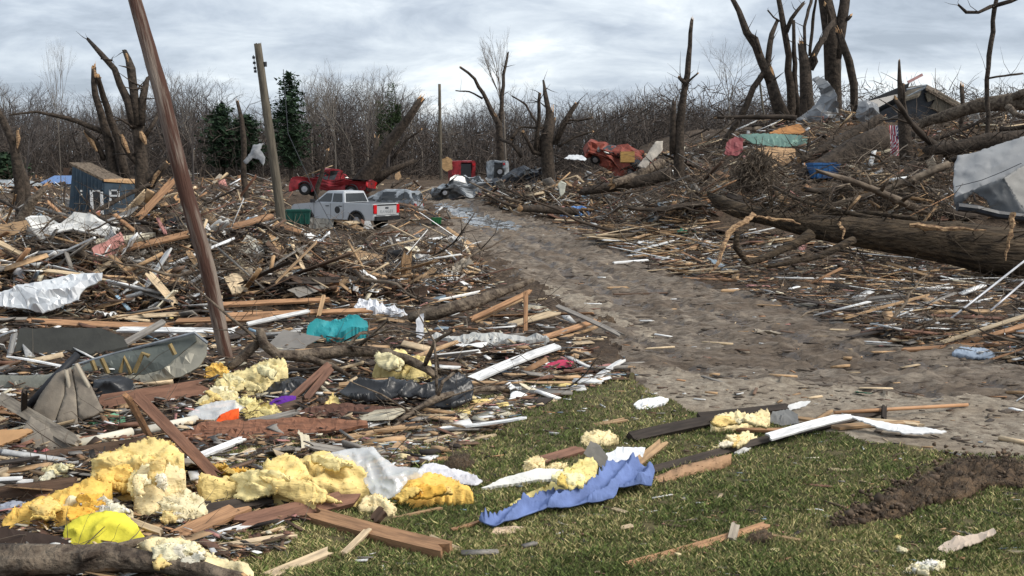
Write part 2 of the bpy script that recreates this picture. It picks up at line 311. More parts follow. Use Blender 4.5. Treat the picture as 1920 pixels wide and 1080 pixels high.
# ---------------------------------------------------------------- bare trees of the wood
def branch_rec(mb, p, d, L, r, lev, rg, spread, lim, mi=0, sides=3):
    seg = 3 if lev > 1 else 2; pts = [p]; rad = [r]; q = p; dd = d.copy()
    for i in range(seg):
        dd = (dd+Vector((rg.uniform(-1, 1), rg.uniform(-1, 1), rg.uniform(-.6, .9)))*.16).normalized(); q = q+dd*(L/seg); pts.append(q); rad.append(r*(1-.45*(i+1)/seg))
    mb.tube(pts, rad, sides if lev < lim-1 else 4+(lev == lim), mi=mi, cap=False)
    if lev == 0: return
    nb = rg.randint(3, 4) if lev > 1 else rg.randint(3, 5)
    for k in range(nb):
        t = rg.uniform(.35, 1) if k else 1.0; i = min(seg-1, int(t*seg)); s = pts[i].lerp(pts[i+1], t*seg-i)
        a_ = Vector((rg.uniform(-1, 1), rg.uniform(-1, 1), rg.uniform(-.6, .7))).normalized(); nd = (dd*(1.0 if k else 1.4)+a_*spread).normalized()
        branch_rec(mb, s, nd, L*rg.uniform(.5, .78), r*rg.uniform(.42, .6)*(1 if k else 1.1), lev-1, rg, spread, lim, mi, sides)
def bare_tree(seed, h, r, spread=.85, lev=4, trunk=.35, material='fartree', name='bare_tree'):
    rg = random.Random(seed); root = empty(name)
    t = MB(); top = Vector((rg.uniform(-.4, .4), rg.uniform(-.4, .4), h*trunk)); t.tube([(0, 0, -.3), top*.5+Vector((rg.uniform(-.1, .1), 0, 0)), top], [r*1.25, r, r*.8], 6, cap=False); t.build('trunk', M[material], root, True)
    c = MB()
    for k in range(rg.randint(3, 4)):
        d = Vector((rg.uniform(-1, 1)*spread*.75, rg.uniform(-1, 1)*spread*.75, 1.5)).normalized(); branch_rec(c, top, d, h*(1-trunk)*.5, r*.6, lev, rg, spread, lev)
    c.build('crown', M[material], root, False); return root
def copy_tree(o, parent=None):
    c = o.copy(); COL.objects.link(c); c.parent = parent
    for ch in list(o.children): copy_tree(ch, c)
    return c
LANDT = [(60, 'beyond the far left houses'), (190, 'beyond the blue shed'), (300, 'beyond the leaning pole'), (400, 'between pole and conifers'), (480, 'behind the upright pole'), (560, 'beside the tall conifer'), (640, 'beyond the red pickup'), (710, 'beyond the leaning snapped trunk'), (830, 'behind the distant thin pole'), (900, 'beyond the upended red van'), (1000, 'beyond the centre pile'), (1080, 'behind the many-limbed broken tree'), (1160, 'beyond the overturned red car'), (1250, 'behind the tall splintered trunk'), (1360, 'behind the leaning dark limb'), (1500, 'beyond the snapped tree cluster'), (1650, 'beyond the wrecked dark house'), (1800, 'beyond the brush hill'), (1950, 'beyond the right edge of the hill')]
def proj(p):
    v = Vector(p)-Vector((0, 0, CH)); f = v.y*cp-v.z*sp; u = v.y*sp+v.z*cp
    return 960+F*v.x/f, 540-F*u/f
ORD = ['first', 'second', 'third', 'fourth', 'fifth', 'sixth', 'seventh', 'eighth', 'ninth', 'tenth', 'eleventh', 'twelfth', 'thirteenth', 'fourteenth', 'fifteenth', 'sixteenth', 'seventeenth', 'eighteenth', 'nineteenth', 'twentieth']
def finish_labels(lst, noun):
    """lst: (object, label). Where several share one, say which by its place from left to right."""
    d = {}
    for o, l in lst: d.setdefault(l, []).append(o)
    for l, os_ in d.items():
        os_.sort(key=lambda o: proj(o.location)[0])
        for i, o in enumerate(os_):
            if len(os_) == 1: o['label'] = l
            elif len(os_) <= 20: o['label'] = l+(', leftmost' if i == 0 else ', rightmost' if i == len(os_)-1 else ', '+ORD[i]+' from left')
            else: o['label'] = l
protos = [bare_tree(100+i, 12, .17, rg_, 4, tr, m_) for i, (rg_, tr, m_) in enumerate([(1.0, .3, 'fartree'), (1.3, .22, 'fartree'), (.8, .35, 'fartree'), (.9, .3, 'fartree2'), (1.5, .25, 'fartree'), (.8, .3, 'fartree2')])]
pend = []; rg = random.Random(5)
def skyline(px):   # top of the tree line in the photograph
    xs = [0, 60, 130, 200, 300, 350, 400, 450, 520, 600, 640, 700, 760, 820, 900, 960, 1040, 1100, 1200, 1300, 1400, 1500, 1640, 1760, 1920]
    ys = [165, 155, 160, 165, 150, 125, 145, 180, 190, 120, 120, 130, 150, 190, 170, 165, 165, 165, 165, 180, 170, 175, 190, 200, 200]
    return float(np.interp(px, xs, ys))
seenk = set()
for i in range(150):
    px = -60+i*13.6+rg.uniform(-8, 8); d = rg.uniform(112, 135) if i % 2 else rg.uniform(128, 150)
    pt = skyline(px)+(rg.uniform(0, 62)*(1 if i % 3 else .2) if i % 7 else -rg.uniform(0, 26)); top = at(px, pt, d); z0 = H(top.x, d); hh = max(5, top.z-z0)*1.02
    k = rg.randrange(6); o = protos[k] if k not in seenk else copy_tree(protos[k]); seenk.add(k)
    o.location = (top.x, d, z0); s = hh/13.5; o.scale = (s*rg.uniform(.9, 1.25), s*rg.uniform(.9, 1.2), s); o.rotation_euler = (rg.uniform(-.04, .04), rg.uniform(-.04, .04), rg.uniform(0, 6.28))
    ph = min(LANDT, key=lambda t_: abs(t_[0]-px))[1]; kd = ['bushy', 'wide', 'narrow', 'pale', 'spreading', 'slender pale'][k]
    tag(o, None, 'tree', 'bare trees of the wood behind the wreckage'); pend.append((o, ('%s bare leafless tree %s' % (kd, ph))))
finish_labels(pend, 'tree')
# the wood behind reads as one mass of stems and undergrowth
def tube_cloud(starts, dirs, lens, rads, cols, bend, name, mats, seg=3, sides=3):
    n = len(starts); V = []; ax = dirs/np.linalg.norm(dirs, axis=1)[:, None]
    u = np.cross(ax, np.array([.3, .2, .9])); u /= np.linalg.norm(u, axis=1)[:, None]+1e-9; w = np.cross(ax, u); cur = starts.copy(); d = ax.copy(); rings = []
    for s in range(seg+1):
        r = rads*(1-.75*s/seg)
        for k in range(sides):
            an = 2*np.pi*k/sides; rings.append(cur+(u*np.cos(an)+w*np.sin(an))*r[:, None])
        d = d+nrg.normal(0, 1, (n, 3))*bend; d /= np.linalg.norm(d, axis=1)[:, None]; cur = cur+d*(lens/seg)[:, None]
    V = np.stack(rings, 1); base = np.arange(n)*(seg+1)*sides; fs = []
    for s in range(seg):
        for k in range(sides):
            a_ = s*sides+k; b_ = s*sides+(k+1) % sides; fs.append(np.stack([base+a_, base+b_, base+b_+sides, base+a_+sides], 1))
    Fc = np.concatenate(fs); c = np.concatenate([cols]*(seg*sides))
    return bulk(name, V.reshape(-1, 3), Fc, mats, cols=c)
n = 42000
px = nrg.uniform(-300, 2250, n); d = nrg.uniform(118, 185, n); x = (px-960)/F*d; z0 = hgt(x, d)
sk = np.array([skyline(p) for p in px]); top = (CH+(310-sk)/F*d)-z0
low = nrg.uniform(0, 1, n); zz = z0+np.maximum(0, top*.6*low**1.35); big = nrg.uniform(0, 1, n) < .12
zz = np.where(big, z0, zz)
st = np.stack([x, d, zz], 1); dr = np.stack([nrg.normal(0, .5, n), nrg.normal(0, .5, n), nrg.uniform(.2, 1.2, n)], 1); dr[big, :2] *= .15
ln = np.where(big, top*nrg.uniform(.35, .8, n), nrg.uniform(1, 3.2, n)); ra = np.where(big, nrg.uniform(.06, .16, n), nrg.uniform(.010, .032, n))
cc = np.array([.082, .071, .065])[None]*nrg.uniform(.5, 1.7, n)[:, None]
o = tube_cloud(st, dr, ln, ra, cc, .12, 'wood', [M['twig']]); tag(o, 'dense brown mass of far bare stems and undergrowth', 'wood', kind='stuff')
n = 26000   # undergrowth at the foot of the wood
px = nrg.uniform(-300, 2250, n); d = nrg.uniform(104, 150, n); x = (px-960)/F*d; z0 = hgt(x, d); st = np.stack([x, d, z0+nrg.uniform(0, 1, n)**1.6*5.0], 1)
dr = np.stack([nrg.normal(0, .7, n), nrg.normal(0, .7, n), nrg.uniform(.0, 1., n)], 1)
o = tube_cloud(st, dr, nrg.uniform(.8, 3, n), nrg.uniform(.02, .06, n), np.array([.075, .06, .05])[None]*nrg.uniform(.4, 1.8, n)[:, None], .3, 'undergrowth', [M['twig']]); tag(o, 'tangled brown undergrowth along the foot of the wood', 'undergrowth', kind='stuff')
# conifers
def conifer(px, ytop, ybase, wpx, d, label, seed, ragged=.3):
    rg = random.Random(seed); b = at(px, ybase, d); t = at(px, ytop, d); z0 = H(b.x, d); hh = t.z-z0; wr = wpx/2*d/F
    root = empty('conifer', (b.x, d, z0)); tag(root, label, 'conifer')
    m = MB(); m.tube([(0, 0, -.2), (0, 0, hh*.5), (0, 0, hh*.97)], [.22, .14, .03], 6); m.build('trunk', M['bark'], root)
    c = MB(); nl = 46
    for l in range(nl):
        f = l/(nl-1); z = hh*(.14+.85*f); rad = wr*(1-f)**.5*(.55+.45*min(1, f*5))*(1+ragged*rg.uniform(-1.3, 1))+.12
        for k in range(10):
            an = rg.uniform(0, 6.28); L_ = rad*rg.uniform(.6, 1.1); d_ = Vector((math.cos(an), math.sin(an), rg.uniform(.05, .35)))
            s = Vector((0, 0, z)); e_ = s+d_*L_
            nn = max(3, int(L_*7))
            for j in range(nn):
                p = s.lerp(e_, (j+1)/nn)+Vector((rg.uniform(-1, 1), rg.uniform(-1, 1), rg.uniform(-1, 1)))*.12; sz = rg.uniform(.25, .5)
                a_ = Vector((rg.uniform(-1, 1), rg.uniform(-1, 1), rg.uniform(-.6, .6)))*sz; b_ = Vector((rg.uniform(-1, 1), rg.uniform(-1, 1), rg.uniform(-.5, .8)))*sz
                c.add([p, p+a_, p+b_], [(0, 1, 2)])
    c.build('crown', M['needle'], root)
conifer(545, 136, 275, 96, 104, 'tall dark green conifer right of the upright pole', 1)
conifer(418, 196, 290, 88, 108, 'dark green conifer between the two poles, taller one', 2, .5)
conifer(463, 216, 290, 90, 108, 'lower dark conifer hidden behind the upright pole', 3, .5)
conifer(10, 290, 345, 70, 100, 'low dark evergreen at the left edge', 4, .5)
# ivy-clad tree
ivt = bare_tree(77, 12, .2, .8, 4, .4, 'fartree', 'ivy_covered_tree'); p = at(725, 130, 106); z0 = H(p.x, 106); ivt.location = (p.x, 106, z0); s = (p.z-z0)/13.5; ivt.scale = (s, s, s)
tag(ivt, 'bare tree with green ivy up its trunk, left of the distant thin pole', 'tree')
c = MB()
for cx_, zlo, zhi, wd in [(-.9, 3, 9.6, .55), (.5, 4, 11.8, .8), (.1, 6, 8, 1.2), (1.3, 7, 9.2, .4)]:
    for j in range(900):
        z = rg.uniform(zlo, zhi); p = Vector((cx_+rg.gauss(0, wd*.5), rg.gauss(0, wd*.5), z)); sz = .18
        c.add([p, p+Vector((rg.uniform(-1, 1), rg.uniform(-1, 1), rg.uniform(-1, 1)))*sz, p+Vector((rg.uniform(-1, 1), rg.uniform(-1, 1), rg.uniform(-1, 1)))*sz], [(0, 1, 2)])
c.build('ivy', M['ivy'], ivt)
# individual thin bare trees standing clear of the wood
def clear_tree(seed, px, ytop, d, label, spread=.6, trunk=.45, material='fartree2', wide=.8, r=.14):
    o = bare_tree(seed, 12, r, spread, 4, trunk, material); p = at(px, ytop, d); z0 = H(p.x, d); s = (p.z-z0)/13.2
    o.location = (p.x, d, z0); o.scale = (s*wide, s*wide, s); tag(o, label, 'tree'); return o
clear_tree(31, 950, 48, 92, 'tall slender bare tree rising above the wood at centre', .55, .5, 'fartree2', .62)
clear_tree(36, 1372, 55, 80, 'fine-twigged bare tree behind the leaning dark limb', .8, .3, 'fartree2', .75, .12)
clear_tree(33, 100, 60, 70, 'thin bare sapling with few branches rising above the blue shed', .5, .5, 'fartree2', .45, .07)
clear_tree(34, 40, 150, 75, 'spreading bare tree at far left behind the wreckage', .9, .3, 'fartree', .9)
clear_tree(35, 1765, 130, 90, 'small bare treetop showing above the collapsed dark house', .8, .5, 'fartree2', .5, .08)
clear_tree(37, 355, 122, 95, 'rounded bare treetop right of the leaning pole', .9, .3, 'fartree', .8)
clear_tree(38, 625, 118, 100, 'pale upright bare tree beyond the red pickup', .55, .3, 'fartree2', .6)
clear_tree(39, 690, 140, 100, 'pale many-stemmed bare tree left of the ivy tree', .6, .3, 'fartree2', .7)
# ================================================================ BUILDERS
def pxr(r, d): return r*d/F
def snag(name, label, d, trunk, limbs=(), torn=(), material='bark', cat='broken tree', bury=True, jag=3.0, seed=0, twigs=0, dz=None):
    """broken tree: trunk and limbs as rows of (x, y, radius) surveyed at distance d"""
    rg = random.Random(seed+int(trunk[0][0])); b = at(trunk[0][0], trunk[0][1], d); root = empty(name, b); tag(root, label, cat)
    def line(pts, drift, mb, jg, n, rough=.09):
        P = []; Rr = []; yo = 0; k = rg.uniform(-1, 1)*drift
        L = len(pts)
        for i, q in enumerate(pts):
            dd = d+k*(i/(L-1 or 1))*math.hypot(q[0]-pts[0][0], q[1]-pts[0][1])*d/F
            P.append(at(q[0], q[1], dd)-b); Rr.append(pxr(q[2], d))
        # subdivide with wobble
        P2 = [P[0]]; R2 = [Rr[0]]
        for i in range(len(P)-1):
            m = max(1, min(6, int((P[i+1]-P[i]).length/(Rr[i]*3+.12))))
            for j in range(1, m+1):
                t = j/m; w = 0 if j == m else Rr[i]*.35
                P2.append(P[i].lerp(P[i+1], t)+Vector((rg.uniform(-w, w), rg.uniform(-w, w), rg.uniform(-w, w)))); R2.append(Rr[i]*(1-t)+Rr[i+1]*t)
        mb.tube(P2, R2, n, rough=rough, capmi=1, jag=jg, rg=rg); return P2, R2
    if bury:
        z0 = H(b.x, d); g = (b.z-z0)
        q = proj((b.x, d, z0-.4)); trunk = [(q[0]+(trunk[0][0]-q[0])*.3, q[1], trunk[0][2]*1.25)]+list(trunk) if g > -.3 else trunk
    m = MB(); P2, R2 = line(trunk, .05, m, jag, 10, .12); mats_ = [M[material], M['fresh']]
    for k in range(5):   # splinters of torn wood at the break
        a_ = rg.uniform(0, 6.28); r = R2[-1]; t = (P2[-1]-P2[-2]).normalized(); s = P2[-1]+Vector((math.cos(a_), math.sin(a_), 0))*r*.55-t*r
        m.tube([s, s+t*r*rg.uniform(2, 5)+Vector((rg.uniform(-1, 1), rg.uniform(-1, 1), 0))*r*.5], [r*.3, r*.04], 4, mi=1, rg=rg)
    m.build('trunk', mats_, root, True)
    for lb in limbs:
        m = MB(); p2, r2 = line(lb, .5, m, 2.5, 7)
        for _ in range(twigs):
            i = rg.randrange(len(p2)); dd = Vector((rg.uniform(-1, 1), rg.uniform(-1, 1), rg.uniform(-.3, 1))).normalized(); L_ = rg.uniform(.4, 1.6)
            m.tube([p2[i], p2[i]+dd*L_*.5, p2[i]+dd*L_+Vector((rg.uniform(-.2, .2), 0, rg.uniform(-.1, .3)))], [r2[i]*.3, r2[i]*.2, r2[i]*.05], 4, rg=rg)
        m.build('limb', mats_, root, True)
    for tl in torn:   # flaps of wood torn open and left hanging
        m = MB(); P = [at(x, y, d-.25)-b for x, y, r in tl]; m.tube(P, [pxr(r, d) for x, y, r in tl], 6, rough=.35, rg=rg); m.build('torn_wood', M['torn'], root)
    return root
def densify(poly, step, amp, seed):
    rg = random.Random(seed); o = []
    for i in range(len(poly)):
        a_, b_ = Vector(poly[i]), Vector(poly[(i+1) % len(poly)]); L_ = (b_-a_).length; n = max(1, int(L_/step)); nrm = Vector((-(b_-a_).y, (b_-a_).x)).normalized() if L_ else Vector((0, 0))
        for k in range(n):
            p = a_.lerp(b_, k/n)
            if k: p += nrm*amp*(rg.random()-.5)*2
            o.append(p)
    return o
KEEP = np.zeros((136, 240), bool)   # cells of 8 px where something surveyed by hand lies
def keep_line(pts, r=5):
    for (x0, y0), (x1, y1) in zip(pts, pts[1:]):
        n_ = max(2, int(math.hypot(x1-x0, y1-y0)/5))
        for i in range(n_+1):
            x, y = x0+(x1-x0)*i/n_, y0+(y1-y0)*i/n_
            for dx_ in (-r, 0, r):
                for dy_ in (-r, 0, r, r*1.8):
                    a, b = int((y+dy_)/8), int((x+dx_)/8)
                    if 0 <= a < 136 and 0 <= b < 240: KEEP[a, b] = True
def kept(x, y): a, b = int(y/8), int(x/8); return 0 <= a < 136 and 0 <= b < 240 and KEEP[a, b]
def frame_quat(d, roll=0.0):
    x = d.normalized(); up = Vector((0, 0, 1)) if abs(x.z) < .97 else Vector((0, 1, 0)); y = up.cross(x).normalized(); z = x.cross(y)
    m = Matrix((x, y, z)).transposed()@Matrix.Rotation(roll, 3, 'X'); return m.to_euler()
def board_mb(L, Wd, T, rg, split=.5):
    m = MB(); n = 5; ends = [[], []]
    e0 = [abs(rg.gauss(0, 1))*split*Wd*.9 if rg.random() < .6 else 0 for _ in range(n)]; e1 = [abs(rg.gauss(0, 1))*split*Wd*1.4 for _ in range(n)]
    bow = rg.uniform(-1, 1)*L*.012; nx = 6; vs = []
    for i in range(nx+1):
        for j in range(n):
            y = (j/(n-1)-.5)*Wd; x = -L/2+L*i/nx
            if i == 0: x += e0[j]
            if i == nx: x -= e1[j]
            zb = bow*(1-(2*i/nx-1)**2)
            vs += [(x, y, T/2+zb), (x, y, -T/2+zb)]
    id_ = lambda i, j, s: (i*n+j)*2+s
    fs = []
    for i in range(nx):
        for j in range(n-1):
            fs += [(id_(i, j, 0), id_(i+1, j, 0), id_(i+1, j+1, 0), id_(i, j+1, 0)), (id_(i, j, 1), id_(i, j+1, 1), id_(i+1, j+1, 1), id_(i+1, j, 1))]
        fs += [(id_(i, 0, 0), id_(i, 0, 1), id_(i+1, 0, 1), id_(i+1, 0, 0)), (id_(i, n-1, 0), id_(i+1, n-1, 0), id_(i+1, n-1, 1), id_(i, n-1, 1))]
    for j in range(n-1): fs += [(id_(0, j, 0), id_(0, j+1, 0), id_(0, j+1, 1), id_(0, j, 1)), (id_(nx, j, 0), id_(nx, j, 1), id_(nx, j+1, 1), id_(nx, j+1, 0))]
    m.add(vs, fs); return m
C = dict(tan=(.46, .30, .165), pale=(.62, .48, .31), orange=(.40, .225, .12), red=(.20, .105, .07), brown=(.13, .082, .055), dark=(.055, .043, .035), grey=(.24, .22, .195), white=(.78, .78, .76),
         bluegrey=(.22, .28, .33), cream=(.62, .56, .42), pink=(.55, .27, .24), blue=(.07, .19, .42), green=(.05, .16, .10), lightblue=(.35, .50, .62), black=(.02, .02, .022), beige=(.34, .29, .225))
CN = dict(tan='tan', pale='pale yellowish', orange='orange-brown', red='reddish brown', brown='brown', dark='dark weathered', grey='grey', white='white', bluegrey='blue-grey', cream='cream', pink='pink', blue='blue', green='green', lightblue='light blue', black='black', beige='beige')
def shade(c, rg, a=.18):
    k = rg.uniform(1-a, 1+a); return (c[0]*k, c[1]*k, c[2]*k, 1)
def B(label, x1, y1, h1, x2, y2, h2, w, c='tan', t=.035, roll=None, name='board', cat='board', group=None, split=.5):
    keep_line([(x1, y1), (x2, y2)]); rg = random.Random(int(x1*7+y1*13)); a = G(x1, y1, h1); b = G(x2, y2, h2); d = b-a
    o = board_mb(d.length, w, t, rg, split).build(name, M['wood'], loc=(a+b)/2, rot=frame_quat(d, rg.uniform(-.25, .25) if roll is None else roll)); o.color = shade(C[c], rg)
    return tag(o, label, cat, group)
HERO = [(535, 350, 756, 430), (126, 310, 248, 396), (1505, 318, 1580, 358), (1150, 262, 1200, 305), (1655, 225, 1702, 330), (565, 325, 660, 360), (1105, 255, 1200, 300)]
def folds(f, amp, w=3.0): return lambda u, v: amp*((1-abs(math.sin(f*v+w*mnoise.noise((u*1.6, v*1.2, f)))))**1.4+.55*(1-abs(math.sin(f*.7*v+f*.5*u+w*mnoise.noise((u*2.2+5, v*2, f)))))**2+.5*mnoise.noise((u*2, v*2.5, 3)))
def slab(name, label, cat, poly, tilt=25, yaw=0, mode='drop', thick=.02, relief=.05, rfreq=3.0, ani=(1, 1), n=350, edge=14, rough_edge=.9, material='cloth', color=(.5, .5, .5), base=None, seed=0, smooth=True, parent=None, d=None, lift=.0, group=None, fn=None, frot=0):
    if material in ('sheet', 'wood', 'metal') : smooth = False
    fc, fs_ = math.cos(R(frot)), math.sin(R(frot))
    rg = random.Random(seed+int(poly[0][0]*3+poly[0][1])); xs = [p[0] for p in poly]; ys = [p[1] for p in poly]; dens = densify(poly, max(3, (max(xs)-min(xs))/40), rough_edge, seed+3)
    vs = [Vector((p.x, p.y)) for p in dens]; nb = len(vs); i = 0
    while i < n:
        q = (rg.uniform(min(xs), max(xs)), rg.uniform(min(ys), max(ys))); i += 1
        if inside(q, poly): vs.append(Vector(q))
    r = geometry.delaunay_2d_cdt(vs, [(k, (k+1) % nb) for k in range(nb)], [], 1, 1e-3); pts = r[0]; faces = [list(f) for f in r[2]]
    bx, by = base if base else ((min(xs)+max(xs))/2, max(ys))
    O = G(bx, by, lift) if d is None else at(bx, by, d)
    t_, y_ = R(tilt), R(yaw); hx = Vector((math.cos(y_), math.sin(y_), 0)); upv = Vector((-math.sin(y_)*math.cos(t_), math.cos(y_)*math.cos(t_), math.sin(t_))); nrm = hx.cross(upv)
    if nrm.z < 0: nrm = -nrm
    E = np.array([[p.x, p.y] for p in dens]); top = []
    for p in pts:
        D = Vector(rdir(p.x, p.y)); den = D.dot(nrm); tt = (O-Vector((0, 0, CH))).dot(nrm)/den if abs(den) > 1e-4 else 10
        w = Vector((0, 0, CH))+D*tt; dist = float(np.min(np.hypot(E[:, 0]-p.x, E[:, 1]-p.y))); k = min(1, dist/edge) if material not in ('sheet', 'wood') else 1; l = w-O; u, v = l.dot(hx), l.dot(upv); u, v = u*fc+v*fs_, v*fc-u*fs_
        a = Vector((u*rfreq*ani[0]+seed*3.7, v*rfreq*ani[1], seed*1.3)); wv = mnoise.noise_vector(a*.6)*.7; a = a+wv
        f1 = (1-min(1, abs(mnoise.noise(a))*2.6))**1.6; f2 = (1-min(1, abs(mnoise.noise(a*2.3+Vector((5, 1, 2))))*2.4))**1.5
        if material == 'insul': f1 = f1*.8+1.6*mnoise.noise(a*.38)+.8*abs(math.sin(a.y*2.6+2.5*mnoise.noise(a*.5)))-.5; f2 = f2*.25+.10*abs(mnoise.noise(a*5.1)); k = k**.4
        rel = relief*k*(f1+.5*f2) 
        if fn: rel = fn(u, v)*min(1, dist/5+.3)
        top.append(w+nrm*rel)
    m = len(top)
    if mode == 'drop': bot = [Vector((p.x, p.y+.0, min(p.z-.01, H(p.x, p.y)-.03))) for p in top]
    else: bot = [p-nrm*thick for p in top]
    vv = [p-O for p in top]+[p-O for p in bot]; ff = []
    cnt = {}
    for f in faces:
        a, b, c_ = vv[f[0]], vv[f[1]], vv[f[2]]
        if (b-a).cross(c_-a).dot(nrm) < 0: f.reverse()
        ff.append(tuple(f)); ff.append(tuple(k+m for k in reversed(f)))
        for k in range(3): e_ = (f[k], f[(k+1) % 3]); cnt[e_] = 1
    for (a, b) in cnt:
        if (b, a) not in cnt: ff.append((a, a+m, b+m, b))
    HERO.append((min(xs), min(ys), max(xs), max(ys))); mb = MB(); mb.add(vv, ff)
    if material == 'insul':   # loose fibres and torn wisps standing off the batt
        for _ in range(int(m*.4)):
            q = vv[rg.randrange(m)]; a_ = Vector((rg.uniform(-1, 1), rg.uniform(-1, 1), rg.uniform(-.5, .8))).normalized()*rg.uniform(.006, .024); b_ = Vector((rg.uniform(-1, 1), rg.uniform(-1, 1), rg.uniform(-1, 1))).normalized()*rg.uniform(.003, .009); q = q-nrm*.003
            mb.add([q-b_, q+b_, q+a_+b_*.6, q+a_*1.3-b_*.4], [(0, 1, 2, 3)])
    o = mb.build(name, M[material], parent, smooth, loc=O); o.color = (*color, 1)
    if not parent: tag(o, label, cat, group)
    return o
# ---------------------------------------------------------------- vehicles
def poly_extrude(mb, prof, y0, y1, mi=0):
    tri = geometry.tessellate_polygon([[Vector((p[0], p[1], 0)) for p in prof]]); n = len(prof)
    vs = [(p[0], y0, p[1]) for p in prof]+[(p[0], y1, p[1]) for p in prof]; fs = []
    for t in tri:
        a, b, c = [Vector(prof[k]) for k in t]; s = (b-a).x*(c-a).y-(b-a).y*(c-a).x
        t = t if s > 0 else t[::-1]; fs.append(tuple(t)); fs.append(tuple(k+n for k in reversed(t)))
    for k in range(n): fs.append((k, k+n, (k+1) % n+n, (k+1) % n))
    mb.add(vs, fs, mi)
def vehicle(name, label, cat, kind, paint, loc, rot, crumple=0, seed=1, wheels=(1, 1, 1, 1), detail=True):
    rg = random.Random(seed); root = empty(name, loc, rot); tag(root, label, cat); hw = .93
    if kind == 'pickup':
        rx, fx, zr, za = -1.62, 1.62, .47, .40
        top = [(2.70, .72), (2.66, 1.02), (2.5, 1.13), (1.25, 1.24), (-.86, 1.27), (-2.66, 1.25)]; bot = .46; L0, L1 = -2.68, 2.66
        gh = [(1.22, 1.22), (-.84, 1.25), (-.66, 1.80), (.38, 1.82)]; split = [-.0]
    elif kind == 'sedan':
        rx, fx, zr, za = -1.35, 1.4, .36, .33
        top = [(2.35, .55), (2.3, .72), (1.3, .92), (-1.7, .98), (-2.25, .92), (-2.3, .6)]; bot = .25; L0, L1 = -2.28, 2.3
        gh = [(1.25, .92), (-1.75, .97), (-1.0, 1.42), (.35, 1.42)]; split = [-.15]
    else:
        rx, fx, zr, za = -1.35, 1.4, .40, .37
        top = [(2.3, .65), (2.28, .9), (2.1, 1.0), (1.2, 1.1), (-2.2, 1.12), (-2.28, .7)]; bot = .34; L0, L1 = -2.25, 2.28
        gh = [(1.15, 1.09), (-2.22, 1.11), (-1.95, 1.72), (.35, 1.74)]; split = [-.1]
    def arch(cx, r): return [(cx+r*math.cos(a), max(bot, za+r*math.sin(a))) for a in [math.pi*k/8 for k in range(9)]]
    prof = [(L0, bot)]+list(reversed(arch(rx, zr)))+list(reversed(arch(fx, zr)))+[(L1, bot)]+top
    m = MB(); poly_extrude(m, prof, -hw, hw)
    # cabin
    def cab(x, z, s): k = (z-gh[0][1])/(gh[2][1]-gh[0][1]); return Vector((x, s*(hw-.05-.17*max(0, k)), z))
    q = [cab(x, z, s) for s in (-1, 1) for x, z in gh]; m.add(q, [(0, 1, 2, 3), (7, 6, 5, 4), (0, 3, 7, 4), (1, 5, 6, 2), (3, 2, 6, 7), (0, 4, 5, 1)])
    def dent(v, amt=crumple):
        v = Vector(v); return v+Vector((mnoise.noise(v*1.1+Vector((seed, 0, 0))), mnoise.noise(v*1.3+Vector((0, seed, 5))), mnoise.noise(v*1.2+Vector((3, 0, seed)))-.2))*amt
    def fin(mb, nm, mt, parent=root, bev=0, sub=0):
        bm = bmesh.new()
        o = mb.build(nm, mt, parent)
        if bev or sub or crumple:
            bm.from_mesh(o.data)
            if bev:
                bmesh.ops.remove_doubles(bm, verts=bm.verts, dist=1e-4); bmesh.ops.recalc_face_normals(bm, faces=bm.faces)
                es = [e_ for e_ in bm.edges if len(e_.link_faces) == 2 and e_.calc_face_angle(0) > .5]; bmesh.ops.bevel(bm, geom=es, offset=bev, segments=2, affect='EDGES', clamp_overlap=True)
            if crumple:
                bmesh.ops.subdivide_edges(bm, edges=[e_ for e_ in bm.edges if e_.calc_length() > .35], cuts=3, use_grid_fill=True)
                for v in bm.verts: v.co = dent(v.co)
            bm.to_mesh(o.data)
        bm.free(); return o
    body = fin(m, 'body', M[paint], bev=.035)
    for s in (-1, 1):
        for cx, on in ((rx, wheels[0 if s < 0 else 1]), (fx, wheels[2 if s < 0 else 3])):
            if not on: continue
            w = MB(); w.tube([(0, -.12, 0), (0, -.09, 0), (0, .09, 0), (0, .12, 0)], [za*.86, za, za, za*.86], 20); wo = w.build('tyre', M['rubber'], None, True); wo.parent = root; wo.location = (cx, s*(hw-.13), za)
            wo.name = 'wheel'; r_m = MB(); r_m.tube([(0, s*.10, 0), (0, s*.128, 0)], [za*.62, za*.5], 14); r_m.build('rim', M['rim'], wo)
    if kind == 'pickup':
        for s in (-1, 1):
            for cx in (rx, fx):
                a_m = MB(); a_m.tube([(cx+(zr+.03)*math.cos(t), s*(hw+.005), za+(zr+.03)*math.sin(t)) for t in [math.pi*k/10 for k in range(11)]], [.045]*11, 5); a_m.build('wheel_arch_trim', M['black'], root)
    # glazing
    def P_(x, z, s, o=.012): v = cab(x, z, s); v.y += s*o; return v
    zb, zt = gh[0][1], gh[2][1]
    def gx(z, front):
        k = (z-zb)/(zt-zb); return gh[0][0]+(gh[3][0]-gh[0][0])*k if front else gh[1][0]+(gh[2][0]-gh[1][0])*k
    z1, z2 = zb+.07, zt-.10
    for s in (-1, 1):
        cuts = [gx(z1, 1)-.14, split[0]]; 
        spans = [((gx(z1, True)-.16, gx(z2, True)-.10), (split[0]+.04,)*2), ((split[0]-.04,)*2, (gx(z1, False)+.12, gx(z2, False)+.10))]
        for (a1, a2), (b1, b2) in spans:
            w = MB(); w.add([P_(a1, z1, s), P_(a2, z2, s), P_(b2, z2, s), P_(b1, z1, s)], [(0, 1, 2, 3) if s > 0 else (3, 2, 1, 0)]); fin(w, 'side_window', M['glass'])
